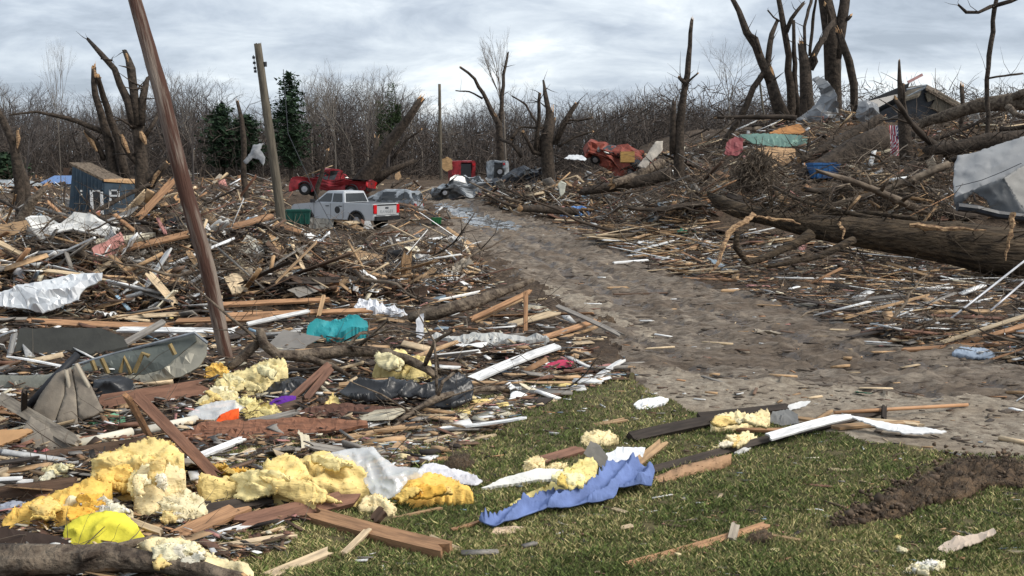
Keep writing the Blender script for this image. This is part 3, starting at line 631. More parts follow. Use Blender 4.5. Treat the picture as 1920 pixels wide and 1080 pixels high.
    def screen(nm, front):
        w = MB(); o = .015 if front else -.015; hw1, hw2 = hw-.16, hw-.30
        a = [(gx(z1, front)+o, -hw1, z1), (gx(z1, front)+o, hw1, z1), (gx(z2, front)+o, hw2, z2), (gx(z2, front)+o, -hw2, z2)]
        w.add(a, [(0, 1, 2, 3) if front else (3, 2, 1, 0)]); fin(w, nm, M['glass'])
    screen('windscreen', True); screen('rear_window', False)
    for s in (-1, 1):
        w = MB(); w.box((L0-.01, s*(hw-.12), top[-1][1]-.26 if kind == 'pickup' else .85), (.06, .2, .40 if kind == 'pickup' else .18)); fin(w, 'tail_lamp', M['lamp'])
        w = MB(); w.box((L1-.08, s*(hw-.22), .86 if kind != 'sedan' else .66), (.12, .3, .14)); fin(w, 'headlight', M['rim'])
        if detail:
            w = MB(); w.box((gh[0][0]-.12, s*(hw+.10), zb+.10), (.12, .22, .17)); fin(w, 'wing_mirror', M['black'])
    w = MB(); w.box((L0-.06, 0, bot+.10), (.16, 1.7, .2)); fin(w, 'rear_bumper', M['black'])
    if kind == 'pickup':
        w = MB(); w.box((-2.69, 0, .96), (.04, 1.4, .50)); tg = fin(w, 'tailgate', M[paint])
        w = MB(); w.box((-2.72, 0, 1.18), (.02, 1.36, .05)); w.build('tailgate_trim', M['black'], tg)
        w = MB(); w.box((-2.72, 0, 1.04), (.02, .22, .07)); w.build('handle', M['darkpaint'], tg)
        w = MB(); w.box((-2.745, 0, .60), (.012, .32, .16)); w.build('number_plate', M['white'], root)
        w = MB(); w.box((-1.78, 0, 1.262), (1.6, 1.5, .02)); w.build('bed_shade', M['black'], root)  # black sheet on the closed bed top, painting the shade of an open bed
        for s in (-1, 1):
            w = MB()
            for x in (1.12, .02, -.80): w.box((x, s*(hw+.001), .88), (.018, .006, .68))
            w.build('door_seam', M['black'], root)
            for x in (-.62, .22): w = MB(); w.box((x, s*(hw+.02), 1.10), (.2, .03, .04)); w.build('door_handle', M['black'], root)
    return root
M['torn'] = mat('torn_wood', (.50, .33, .18), base2=(.13, .07, .04), nscale=4, stretch=(2, 2, 6), bump=1, bscale=20, bdist=.03)
# ================================================================ POLES, BROKEN TREES
def pole(name, label, pts, d, material, cat='utility pole'):
    b = G(pts[0][0], pts[0][1], 0) if d is None else at(pts[0][0], pts[0][1], d); d = b.y; root = empty(name, b); tag(root, label, cat)
    P = [at(x, y, d)-b for x, y, r in pts]; P = [P[0]-(P[1]-P[0]).normalized()*.5]+P; Rr = [pxr(pts[0][2], d)]+[pxr(r, d) for x, y, r in pts]
    q = (P[-1]-P[0]).to_track_quat('Z', 'Y'); qi = q.inverted(); P2 = []; R2 = []
    for a_, b_, ra, rb_ in zip(P, P[1:], Rr, Rr[1:]):
        for k in range(6): P2.append(qi@a_.lerp(b_, k/6)); R2.append((ra*(1-k/6)+rb_*k/6)*rng.uniform(.975, 1.03))
    P2.append(qi@P[-1]); R2.append(Rr[-1])
    m = MB(); m.tube(P2, R2, 18, rough=.04, jag=.5); m.build('shaft', M[material], root, True, rot=q.to_euler()); return root
pole('leaning_pole', 'tall reddish-brown utility pole leaning left, bark stripped, standing in near debris', [(424, 670, 13), (391, 510, 14.5), (340, 330, 14), (304, 180, 14.5), (253, 0, 12), (225, -110, 12)], None, 'pole')
up = pole('utility_pole', 'weathered grey wooden utility pole with insulator brackets near its top, left of the silver pickup', [(534, 470, 9), (520, 350, 8.5), (503, 230, 8), (483, 83, 6.5)], 37, 'pole2')
d = 37; b = up.location
m = MB()
for y in (108, 118, 128, 134): p = at(476+(y-108)*.12, y, d)-b; m.tube([p+Vector((0, -.03, -.04)), p+Vector((0, -.03, .04))], [.05, .05], 8)
m.tube([at(475, 103, d)-b, at(480, 137, d)-b], [.012, .012], 5); m.build('insulator_rack', M['darkpaint'], up)
m = MB(); m.tube([at(489, 118, d)-b, at(499, 120, d)-b], [.03, .05], 8); m.tube([at(497, 116, d)-b, at(498, 125, d)-b], [.06, .05], 8); m.build('insulator', M['black'], up)
pole('utility_pole', 'thin straight dark utility pole in the distance left of the red van', [(827, 335, 3), (825, 240, 3), (824, 158, 2.6)], 105, 'pole2')
pole('utility_pole', 'slender grey pole behind the leaning dark limb at right', [(1437, 248, 2.2), (1430, 200, 2), (1424, 148, 1.8)], 75, 'pole2')
S = snag
S('broken_tree', 'broken tree at the far left edge bending left, its top torn off', 52, [(38, 400, 9), (35, 330, 9), (25, 270, 8), (8, 230, 7), (-15, 190, 7)], [[(30, 300, 5), (34, 262, 4), (35, 243, 3)], [(52, 400, 7), (48, 340, 7), (32, 290, 6)]], torn=[[(33, 244, 2), (34, 260, 4), (32, 278, 1)]])
S('broken_tree', 'snapped trunk left of the split tree, bare pale wood at its top', 68, [(218, 345, 10), (205, 270, 9), (190, 215, 7), (178, 178, 6), (176, 130, 4)], [[(240, 345, 9), (222, 260, 8), (200, 200, 6), (186, 155, 5), (182, 143, 5)], [(200, 250, 5), (170, 238, 5), (120, 220, 4), (70, 210, 2.5), (20, 215, 1.5)], [(195, 300, 5), (180, 265, 4), (160, 245, 3)]], torn=[[(158, 245, 2), (170, 262, 5), (182, 284, 2)], [(176, 128, 2), (180, 143, 3), (185, 150, 5), (188, 144, 2)]], twigs=5)
S('broken_tree', 'splintered tree with one long limb reaching up left, behind the leaning pole', 57, [(266, 390, 14), (266, 330, 12.5), (262, 270, 12), (256, 225, 11)], [[(252, 240, 9), (240, 190, 8), (215, 130, 6), (190, 102, 5), (167, 76, 3)], [(258, 235, 9), (252, 180, 8), (246, 130, 8), (241, 112, 6), (234, 96, 4)], [(264, 235, 8), (268, 185, 7), (272, 165, 6), (277, 146, 3)], [(210, 113, 2), (190, 110, 1.5)], [(262, 310, 7), (243, 290, 6), (232, 270, 5), (228, 255, 5)], [(270, 260, 5), (285, 235, 4), (296, 215, 4)], [(280, 350, 9), (300, 320, 7), (312, 307, 5)]], torn=[[(228, 252, 2), (232, 268, 5), (242, 287, 2)], [(264, 246, 2), (268, 258, 6), (274, 271, 2)], [(283, 350, 2), (292, 330, 4), (312, 306, 2)], [(236, 100, 2), (238, 108, 3), (240, 116, 1)]], twigs=4)
S('broken_tree', 'short snapped trunk with pale torn top right of the leaning pole', 70, [(457, 262, 5), (453, 225, 4), (446, 195, 3)], [])
S('tree_stump', 'tall jagged reddish stump in the left debris field below the blue shed', 27, [(28, 520, 15), (32, 460, 14), (42, 410, 12), (58, 380, 9), (84, 352, 5)], [[(45, 515, 9), (48, 480, 6), (40, 450, 5)]], material='barkpale')
S('broken_tree', 'thick trunk snapped and leaning right behind the silver pickup', 74, [(672, 352, 20), (700, 312, 15), (735, 262, 10), (765, 222, 7), (785, 193, 6)], [[(700, 340, 8), (703, 300, 6), (706, 262, 5)], [(735, 300, 4), (745, 285, 3), (762, 262, 2.5), (790, 243, 1.5)], [(690, 345, 12), (730, 320, 7), (775, 302, 4)]], torn=[[(788, 190, 3), (780, 205, 5), (772, 218, 2)]], twigs=3)
S('dead_branch', 'thin dark broken limb standing up in front of the red pickup', 62, [(592, 372, 4), (602, 330, 4), (614, 283, 3)], [[(607, 310, 1.5), (625, 300, 1)]], cat='branch')
S('broken_tree', 'broken tree with reddish limb pointing up left, at the foot of the tall slender tree', 88, [(940, 335, 7), (938, 280, 7), (936, 232, 6), (930, 222, 5)], [[(934, 230, 6), (912, 188, 4), (890, 148, 3), (864, 127, 2)], [(905, 185, 2), (880, 172, 1.5), (855, 170, 1)], [(938, 235, 4), (941, 180, 4), (944, 140, 3), (952, 100, 2)]], twigs=4, material='bark')
S('broken_tree', 'stout broken tree with many snapped limbs beside the debris pile at centre', 70, [(1030, 345, 13), (1026, 300, 13), (1025, 265, 13), (1030, 235, 10)], [[(1030, 250, 6), (1028, 205, 5), (1022, 175, 4), (1019, 152, 2)], [(1040, 270, 6), (1058, 232, 6), (1072, 207, 5), (1080, 196, 4)], [(1060, 225, 2.2), (1085, 226, 2), (1109, 221, 2)], [(1045, 275, 3), (1075, 258, 2.5), (1110, 247, 2)], [(1018, 290, 4), (1000, 285, 4), (982, 250, 3)], [(1003, 290, 5), (1008, 240, 4), (1012, 175, 3)], [(1012, 285, 3), (1006, 230, 2.5), (985, 195, 2), (960, 180, 1.2)], [(1020, 240, 2), (975, 238, 2), (960, 258, 4)], [(978, 295, 3), (960, 270, 3), (940, 262, 3)]], twigs=5)
S('broken_tree', 'tall splintered bare trunk standing alone at the foot of the brush hill', 55, [(1273, 290, 10), (1274, 240, 9), (1283, 170, 6), (1291, 110, 5), (1297, 40, 3)], [[(1262, 290, 7), (1262, 240, 6), (1264, 192, 4)], [(1284, 160, 3), (1296, 148, 2), (1308, 138, 1.5)], [(1285, 155, 3), (1278, 150, 4), (1275, 147, 3)]], twigs=2)
S('broken_tree', 'dark forked tree with long limb curving up left beyond the brush hill', 60, [(1478, 245, 16), (1470, 220, 13), (1456, 190, 11), (1445, 150, 10)], [[(1445, 155, 9), (1428, 115, 8), (1400, 60, 7), (1385, 20, 5), (1362, -25, 4)], [(1440, 145, 5), (1441, 105, 6), (1447, 65, 5), (1457, 40, 3)], [(1435, 130, 5), (1412, 165, 6), (1385, 225, 6), (1360, 262, 6), (1340, 300, 5)], [(1400, 60, 3), (1418, 72, 4), (1425, 95, 4)]], twigs=3)
S('broken_tree', 'straight snapped tree with a short upward fork, right of the curving dark tree', 61, [(1480, 240, 9), (1482, 160, 7), (1475, 80, 6), (1464, 20, 5), (1458, -30, 4)], [[(1474, 60, 5), (1484, 35, 4), (1505, 8, 3)], [(1462, 40, 2), (1450, 32, 1.5), (1440, 20, 1.5)], [(1498, 235, 8), (1490, 140, 5), (1488, 40, 3)]], twigs=2)
S('broken_tree', 'cluster trunk with twisted broken top just left of the big trunk', 59, [(1515, 215, 14), (1512, 170, 13), (1510, 120, 10), (1502, 85, 5)], [[(1512, 130, 6), (1535, 85, 6), (1562, 42, 5)], [(1510, 110, 3), (1508, 50, 3), (1522, -5, 3)], [(1518, 105, 3), (1524, 40, 3), (1531, -5, 2)], [(1520, 130, 6), (1530, 115, 5), (1527, 105, 4)]], twigs=2)
S('broken_tree', 'biggest upright trunk on the hill, forked at the top edge', 62, [(1565, 235, 15), (1563, 150, 15), (1560, 70, 15), (1548, 0, 12), (1540, -40, 10)], [[(1566, 110, 12), (1575, 60, 11), (1583, 10, 10), (1588, -40, 9)], [(1560, 60, 4), (1555, 30, 4), (1548, 10, 4)], [(1578, 40, 5), (1590, 35, 4), (1594, 31, 3)]])
S('broken_tree', 'curved thinner trunk right of the biggest upright trunk', 61, [(1604, 225, 8), (1601, 160, 7), (1592, 115, 7), (1576, 70, 6)], [])
S('tree_stump', 'tall splintered stump with pale torn streak beside the striped flag', 44, [(1703, 345, 14), (1700, 290, 13), (1695, 230, 10), (1690, 180, 6), (1686, 117, 2)], [[(1698, 250, 5), (1696, 200, 3), (1694, 160, 2)]])
S('dead_tree', 'thin dark bare stem reaching the top edge near the right side', 40, [(1848, 285, 3.5), (1852, 240, 4), (1850, 150, 4.5), (1858, 80, 4.5), (1868, 0, 4), (1872, -30, 4)], [[(1858, 12, 4), (1835, 23, 3), (1812, 23, 3), (1798, 10, 2)], [(1860, 12, 4), (1895, 2, 4), (1925, -12, 4)], [(1853, 147, 2), (1885, 142, 2), (1915, 138, 2)]], cat='dead tree', twigs=3)
S('tree_stump', 'short thin stump on the skyline right of the dark house', 50, [(1805, 190, 4), (1803, 165, 4)], [])
wq = [up.location+Vector((.1, 0, 6.2)), at(540, 250, 36), at(600, 380, 34), at(640, 455, 31)]
m = MB(); m.tube([q-wq[0] for q in wq], [.012]*4, 5); tag(m.build('fallen_wire', M['black'], loc=wq[0]), 'thin dark wire hanging down from the upright utility pole', 'wire')
# fallen logs and the great trunk
def log(label, pts, lift=None, d=None, material='bark', limbs=(), name='fallen_log', cat='log', n=14, seed=0, rough=.1, twigs=0, jag=2.0):
    """pts (x, y, r px[, d]); lying on the terrain unless a distance is given"""
    rg = random.Random(seed+int(pts[0][0])); root = None
    def w(q):
        dd = q[3] if len(q) > 3 else d
        if dd < 3: p = G(q[0], q[1], dd); return p, p.y      # a height above the ground instead of a distance
        return at(q[0], q[1], dd), dd
    keep_line([(q[0], q[1]) for q in pts], 7)
    for lb in limbs: keep_line([(q[0], q[1]) for q in lb], 3)
    P = []; Rr = []
    for q in pts: p, dd = w(q); P.append(p); Rr.append(pxr(q[2], dd))
    root = empty(name, P[0]); tag(root, label, cat); m = MB()
    def sub(P, Rr, mb, n_, jg):
        P2 = [P[0]]; R2 = [Rr[0]]
        for i in range(len(P)-1):
            k = max(1, min(8, int((P[i+1]-P[i]).length/(Rr[i]*1.5+.05))))
            for j in range(1, k+1):
                t = j/k; q = Rr[i]*.12; P2.append(P[i].lerp(P[i+1], t)+Vector((rg.uniform(-q, q), rg.uniform(-q, q), rg.uniform(-q, q)))*(j < k)); R2.append((Rr[i]*(1-t)+Rr[i+1]*t)*rg.uniform(.94, 1.06))
        mb.tube(P2, R2, n_, rough=rough, capmi=1, jag=jg, rg=rg); return P2, R2
    P2, R2 = sub([p-P[0] for p in P], Rr, m, n, jag); m.build('trunk', [M[material], M['fresh']], root, True)
    for lb in limbs:
        m = MB(); lp = []; lr = []
        for q in lb: p, dd = w(q); lp.append(p-P[0]); lr.append(pxr(q[2], dd))
        sub(lp, lr, m, 8, 2.0); m.build('limb', [M[material], M['fresh']], root, True)
    if twigs:
        for _ in range(twigs):
            m = MB(); i = rg.randrange(len(P2)); dd = Vector((rg.uniform(-1, 1), rg.uniform(-1, .5), rg.uniform(-.1, 1))).normalized(); L_ = rg.uniform(.4, 2); r = rg.uniform(.012, .03)
            m.tube([P2[i], P2[i]+dd*L_*.5+Vector((rg.uniform(-.2, .2), 0, rg.uniform(-.1, .2))), P2[i]+dd*L_+Vector((rg.uniform(-.3, .3), 0, rg.uniform(-.3, .2)))], [r, r*.7, r*.2], 5, rg=rg)
            m.build('small_branch', M[material], root, True)
    return root
gt = log('huge mossy fallen trunk lying across the right side below the brush hill', [(1960, 476, 45, 28), (1850, 468, 42, 28), (1790, 456, 39, 28.1), (1750, 452, 36, 28.3), (1640, 438, 30, 28.6), (1560, 430, 24, 29), (1480, 416, 18, 29.4), (1415, 402, 15, 29.8)], material='barkmoss', n=36, rough=.075,
   limbs=[[(1520, 440, 12, 28.8), (1480, 462, 8, 28.4), (1430, 485, 6, 28), (1402, 492, 6, 27.8), (1380, 465, 6, 27.6), (1382, 440, 5, 27.6), (1410, 422, 5, 28)], [(1420, 405, 17, 29.8), (1380, 392, 15, 30), (1345, 378, 13, 30.3)], [(1600, 450, 8, 28), (1540, 480, 6, 27.4), (1440, 500, 4, 26.8)],
          [(1640, 410, 5, 28.6), (1560, 392, 4, 29.5), (1490, 372, 3, 31), (1450, 350, 3, 32)], [(1720, 410, 5, 28.4), (1620, 398, 4, 29), (1530, 405, 3, 30), (1500, 385, 2, 31)]], twigs=95, seed=4)
b = gt.location; rg = random.Random(9)
for pts, rr_ in [([(1412, 402, 28.6), (1395, 415, 28), (1370, 432, 27.6), (1354, 462, 27.2), (1346, 495, 26.8), (1330, 513, 26.6)], [.08, .09, .08, .07, .05, .02]), ([(1418, 406, 28.2), (1440, 409, 28.3), (1470, 412, 28.4), (1500, 419, 28.5)], [.03, .05, .05, .02]),
                 ([(1573, 418, 27.9), (1581, 430, 27.6), (1580, 450, 27.5)], [.05, .05, .02]), ([(1705, 422, 27.7), (1770, 428, 27.5), (1850, 432, 27.3)], [.05, .08, .02]), ([(1900, 400, 27.3), (1893, 440, 27.1), (1885, 488, 27.0)], [.08, .05, .02])]:
    m = MB(); P = [at(*q)-b for q in pts]; P2 = [P[0]]; R2 = [rr_[0]]
    for a, c_, ra, rc in zip(P, P[1:], rr_, rr_[1:]):
        for t in (.25, .5, .75, 1): P2.append(a.lerp(c_, t)+Vector((rg.uniform(-1, 1), 0, rg.uniform(-1, 1)))*.025); R2.append((ra*(1-t)+rc*t)*rg.uniform(.6, 1.25))
    m.tube(P2, R2, 6, rough=.35, rg=rg); m.build('torn_wood', M['torn'], gt, False)
log('thick dark fallen log left of the striped flag on the hill slope', [(1652, 258, 24, 46), (1600, 282, 23, 45), (1545, 310, 17, 44), (1495, 334, 10, 43)], material='bark', twigs=14, limbs=[[(1600, 280, 5, 45), (1575, 300, 4, 44), (1560, 335, 3, 43)]])
log('dark limb lying above the thick log on the hill', [(1650, 222, 9, 50), (1600, 250, 9, 49), (1550, 275, 8, 48), (1500, 300, 6, 47)], twigs=8)
log('long fallen trunk along the skyline at the upper right', [(1960, 190, 17, 43), (1900, 190, 16, 44), (1840, 197, 13, 45), (1780, 215, 11, 46), (1730, 232, 9, 47)], material='barkpale', twigs=12, limbs=[[(1900, 182, 8, 43.5), (1930, 170, 8, 43), (1960, 160, 8, 43)], [(1890, 200, 7, 43), (1905, 215, 5, 42.5), (1930, 222, 4, 42)]])
log('dark horizontal log stack below the skyline trunk, right of the flag stump', [(1960, 255, 15, 40), (1880, 262, 15, 40), (1800, 275, 13, 40), (1730, 285, 9, 40)], twigs=26)
log('dark forked log on the hill just behind the grey boat cover', [(1960, 280, 10, 36), (1870, 285, 10, 37), (1790, 300, 7, 38)], twigs=16)
log('tan stripped log at the left foot of the brush hill', [(1240, 305, 9, 52), (1215, 318, 9, 51), (1180, 335, 8, 50), (1150, 345, 7, 49)], material='barkpale', twigs=4)
log('dark heavy log across the centre brush pile', [(1260, 325, 12, 50), (1200, 340, 11, 50), (1140, 352, 9, 50), (1090, 360, 6, 50)], twigs=20)
log('sawn log with round pale end facing the road at the centre pile', [(1080, 397, 7, 54), (1020, 392, 8, 52), (975, 391, 6, 50)], jag=0)
log('dark log among the left debris under the blue shed', [(355, 425, 9, 34), (300, 400, 5, 36), (270, 385, 3, 37)], twigs=3)
log('thick broken dark log leaning right of the split tree', [(285, 402, 12, 44), (310, 390, 11, 44), (330, 375, 8, 44)], twigs=3)
log('long dark fallen branch sloping across the left debris field', [(0, 375, 3, 34), (70, 412, 4, 32), (150, 420, 7, 31), (200, 442, 8, 30), (215, 450, 7, 30)], twigs=8, material='bark')
log('long dark bough sloping up to the blue shed', [(130, 425, 5, 42), (200, 385, 4, 43), (280, 345, 3, 44)], twigs=10)
log('crooked fallen branch looping through the near debris right of the leaning pole', [(488, 618, 8, .62), (494, 645, 9, .45), (520, 665, 10, .3), (570, 668, 11, .28), (640, 658, 11, .35), (710, 660, 10, .36), (760, 672, 9, .34), (800, 692, 8, .25), (826, 712, 6, .1)], material='barkpale',
    limbs=[[(795, 690, 5, .25), (815, 640, 4, .7), (850, 620, 3, .9)], [(640, 660, 4, .35), (675, 625, 3, .6), (750, 620, 2, .6)], [(570, 670, 7, .28), (620, 685, 6, .22), (655, 705, 4, .12)]], seed=3, twigs=8, n=10)
log('forked branch lying beside the black tarp at the lawn edge', [(745, 792, 4, .05), (780, 768, 5, .12), (820, 745, 6, .2), (880, 732, 6, .15), (950, 727, 5, .06)], material='barkpale', limbs=[[(820, 745, 4, .2), (830, 715, 3, .4), (850, 700, 3, .45)], [(750, 792, 3, .05), (720, 812, 2, .02)]], n=9, twigs=3)
log('rough bark log at the bottom left corner under the yellow pillow', [(-40, 1056, 34, .14), (80, 1052, 30, .14), (200, 1046, 25, .14), (300, 1056, 19, .12), (380, 1068, 15, .1), (450, 1085, 12, .08)], material='barkpale', n=20, rough=.16, limbs=[[(150, 1045, 10, .2), (240, 1022, 9, .2), (290, 1008, 7, .15)]])
log('split log with pale torn top beside the road edge', [(768, 596, 9, .15), (820, 586, 13, .25), (880, 568, 14, .4), (940, 548, 9, .55), (998, 525, 4, .75)], material='barkpale', n=9, rough=.15)
log('thin grey crooked stick at the lawn edge below the white shards', [(1490, 846, 3, 11.3), (1510, 835, 4, 11.4), (1545, 830, 3.5, 11.4), (1580, 817, 2.5, 11.6)], material='barkpale', name='stick', cat='stick', n=6)
log('gnarled root stem rising beside the leaning pole base', [(430, 690, 8, .1), (460, 665, 10, .25), (487, 640, 8, .45)], material='barkpale', n=8)
# root balls / turned soil
def clod(name, label, cat, poly, seed, tilt=20, relief=.12, roots=300, d=None, material='soil', rad=.005, rl=.15):
    o = slab(name, label, cat, poly, tilt=tilt, relief=relief, rfreq=5 if d is None else 1.2, n=1100, edge=14, rough_edge=4, material=material, seed=seed, d=d)
    rg = random.Random(seed); vs = o.data.vertices; nv = len(vs)//2; m = MB()
    for _ in range(roots):
        p = Vector(vs[rg.randrange(nv)].co); q = p+Vector((rg.uniform(-1, 1), rg.uniform(-1, .4), rg.uniform(-.3, .9))).normalized()*rl*rg.uniform(.4, 1); m.tube([p, (p+q)/2+Vector((0, 0, rl*.3)), q], [rad, rad*.8, rad*.4], 4, rg=rg)
    ro = m.build('roots', M['barkpale'], o); ro['kind'] = 'stuff'; return o
clod('root_ball', 'brown fibrous root ball at the left foot of the hill above the great trunk', 'root ball', [(1390, 372), (1388, 335), (1398, 305), (1420, 293), (1440, 305), (1447, 335), (1440, 372)], 3, tilt=70, relief=.4, roots=500, rad=.02, rl=.8)
clod('torn_turf', 'ridge of torn dark soil and roots in the lawn at right', 'soil', [(1552, 990), (1570, 976), (1615, 960), (1650, 936), (1705, 910), (1755, 884), (1795, 862), (1850, 862), (1925, 868), (1925, 908), (1850, 905), (1800, 930), (1740, 938), (1700, 962), (1620, 985)], 4, tilt=3, relief=.06, roots=900, rad=.0025, rl=.09)
clod('torn_turf', 'small dark soil clod beside the orange lath on the lawn', 'soil', [(1400, 1015), (1410, 1000), (1435, 993), (1448, 1005), (1440, 1020), (1415, 1024)], 5, tilt=15, relief=.05, roots=80, rad=.002, rl=.06)
clod('torn_turf', 'small dark root clump on the lawn right of the plastic film', 'soil', [(830, 880), (845, 855), (870, 850), (890, 865), (880, 880), (850, 885)], 6, tilt=14, relief=.04, roots=150, rad=.002, rl=.12)
clod('torn_turf', 'dark soil clod on the road edge at the end of the orange boards', 'soil', [(1115, 605), (1125, 592), (1145, 593), (1155, 603), (1140, 610)], 7, tilt=14, relief=.05, roots=40, rad=.004, rl=.1)
# ================================================================ VEHICLES
def gh_(px, py, dz=0): return G(px, py, dz)
p = at(646, 420, 52); th = R(180-34)
pk = vehicle('pickup_truck', 'silver crew-cab pickup standing left of the road, seen from behind', 'pickup truck', 'pickup', 'silver', (p.x, p.y, H(p.x, p.y)), (0, 0, th), seed=3)
for s in (1,):
    m = MB(); m.tube([(-.42, s*.934, .92), (-.42, s*.940, .92)], [.17, .17], 20); m.build('door_emblem', M['black'], pk)
tx = bpy.data.curves.new('tailgate_lettering', 'FONT'); tx.body = 'RANGER'; tx.size = .21; tx.align_x = 'CENTER'; tx.extrude = .003; tx.space_character = 1.25; tx.materials.append(M['wreckgrey'])
to = bpy.data.objects.new('tailgate_lettering', tx); COL.objects.link(to); tm_ = bpy.data.meshes.new_from_object(to); bpy.data.objects.remove(to); to = bpy.data.objects.new('tailgate_lettering', tm_); COL.objects.link(to); to.parent = pk; to.location = (-2.716, 0, .80); to.rotation_euler = (R(90), 0, R(-90))
p = at(622, 357, 72); vehicle('pickup_truck', 'red pickup wrecked behind the silver pickup', 'pickup truck', 'pickup', 'red', (p.x, p.y, p.z-.45), (R(4), R(-3), R(170)), crumple=.35, seed=8)
p = at(724, 390, 66); vehicle('car', 'pale hatchback mostly hidden behind the silver pickup bed', 'car', 'suv', 'wreckgrey', (p.x, p.y, H(p.x, p.y)-.55), (0, 0, R(165)), crumple=.25, seed=9)
p = at(868, 362, 82); vehicle('car', 'crushed silver-white car lying at the end of the road', 'car', 'sedan', 'wreckgrey', (p.x, p.y, p.z-.25), (R(3), R(3), R(186)), crumple=.6, seed=12)
p = at(1152, 292, 80); vehicle('car', 'faded red car thrown nose-up on the debris with a wheel in the air', 'car', 'suv', 'orange', (p.x, p.y+.3, p.z-.75), (R(-25), R(-20), R(172)), crumple=.75, seed=14)
p = at(985, 326, 82); vehicle('car', 'dark grey crushed car left of the many-limbed broken tree', 'car', 'sedan', 'darkpaint', (p.x, p.y, p.z-.9), (R(6), R(-14), R(12)), crumple=.6, seed=16)
def shell(name, label, cx, cy, w, h, d, paint, wheel=None, yaw=0):
    """a vehicle body standing on its end, open, the shade inside painted black"""
    p = at(cx, cy, d); W_, H_ = w*d/F, h*d/F; root = empty(name, (p.x, p.y, p.z), (0, 0, R(yaw))); tag(root, label, 'wrecked van'); m = MB(); t = .12; D = 2.6
    m.box((-W_/2+W_*.2, D/2, H_/2), (W_*.4, D, H_)); m.box((W_/2-W_*.09, D/2, H_/2-.05), (W_*.18, D*.97, H_*.96)); m.box((.0, D/2, H_-.07), (W_*.95, D*.98, .16)); m.box((W_*.1, D-.1, H_/2), (W_*.7, .1, H_*.9))
    b = m.build('body', M[paint], root); bm = bmesh.new(); bm.from_mesh(b.data); bmesh.ops.bevel(bm, geom=bm.edges[:], offset=.04, segments=2, affect='EDGES'); bmesh.ops.subdivide_edges(bm, edges=[e_ for e_ in bm.edges if e_.calc_length() > .4], cuts=2, use_grid_fill=True)
    for v in bm.verts: v.co += Vector((mnoise.noise(v.co*1.5), mnoise.noise(v.co*1.3+Vector((9, 0, 0))), mnoise.noise(v.co*1.7+Vector((0, 9, 0)))*.7))*.14
    bm.to_mesh(b.data); bm.free()
    m = MB(); m.box((W_*.11, .5, H_*.45), (W_*.42, .9, H_*.8)); m.build('interior_shade', M['black'], root)  # solid black block painting in the shade inside the open body
    m = MB(); m.box((-W_*.3, -.03, H_*.5), (W_*.22, .03, H_*.6)); m.build('door_panel', M[paint], root)
    m = MB(); m.box((W_*.42, -.04, H_*.82), (W_*.1, .05, .16)); m.build('tail_lamp', M['lamp'], root)
    if wheel: m = MB(); q = at(wheel[0], wheel[1], d)-p; m.tube([(q.x, -.05, q.z), (q.x, -.28, q.z)], [.36, .34], 16); o = m.build('wheel', M['rubber'], root); m = MB(); m.tube([(q.x, -.27, q.z), (q.x, -.30, q.z)], [.2, .18], 12); m.build('rim', M['rim'], o)
shell('wrecked_van', 'red van body standing on end with a dark open side at the road end', 869, 340, 46, 38, 86, 'red', yaw=8)
shell('wrecked_van', 'grey-framed van body tipped on its side with a wheel showing, right of the red one', 930, 334, 36, 32, 84, 'wreckgrey', (938, 322), yaw=-6)
# ================================================================ BUILDINGS AND BINS
d = 62; p = at(182, 405, d); z0 = p.z; k = d/F
sh = empty('shed', (p.x, p.y, z0)); tag(sh, 'blue-grey wooden shed tilted and half collapsed at left', 'shed')
def q_(x, y, dy=0): v = at(x, y, d+dy)-p; return v
m = MB(); A_ = [q_(136, 312), q_(128, 402), q_(196, 402), q_(196, 342)]; Bk = [v+Vector((.2, 3, 0)) for v in A_]
m.add(A_+Bk, [(0, 1, 2, 3), (7, 6, 5, 4), (0, 4, 5, 1), (0, 3, 7, 4), (3, 2, 6, 7)]); m.build('gable_wall', M['siding'], sh)
m = MB(); A2 = [q_(196.2, 342, .02), q_(196.2, 402, .02), q_(243, 400, 1.0), q_(243, 345, 1.0)]; B2 = [v+Vector((.2, 3, 0)) for v in A2]; m.add(A2+B2, [(0, 1, 2, 3), (7, 6, 5, 4), (3, 2, 6, 7), (0, 3, 7, 4)]); m.build('side_wall', M['siding'], sh)
m = MB()
for i in range(1, 9):
    x = 136+i*7; yt = 312+(x-136)/60*30; a, b_ = q_(x, yt, -.03), q_(x-1.5, 400, -.03); m.tube([a, b_], [.025, .025], 4)
m.build('batten', M['siding'], sh)
m = MB(); a, b_, c_ = q_(130, 309), q_(196, 341), q_(245, 344, 1); t = Vector((0, 3.2, 0))
m.add([a, b_, b_+t, a+t]+[v+Vector((0, 0, .14)) for v in (a, b_, b_+t, a+t)], [(0, 1, 2, 3), (7, 6, 5, 4), (0, 4, 5, 1), (1, 5, 6, 2), (3, 2, 6, 7), (0, 3, 7, 4)]); m.build('roof_panel', M['barkpale'], sh)
m = MB(); m.add([b_+Vector((0, -.1, .02)), c_, c_+t, b_+t]+[v+Vector((0, 0, .16)) for v in (b_+Vector((0, -.1, 0)), c_, c_+t, b_+t)], [(0, 1, 2, 3), (7, 6, 5, 4), (0, 4, 5, 1), (1, 5, 6, 2), (3, 2, 6, 7), (0, 3, 7, 4)]); m.build('roof_panel', M['fresh'], sh)
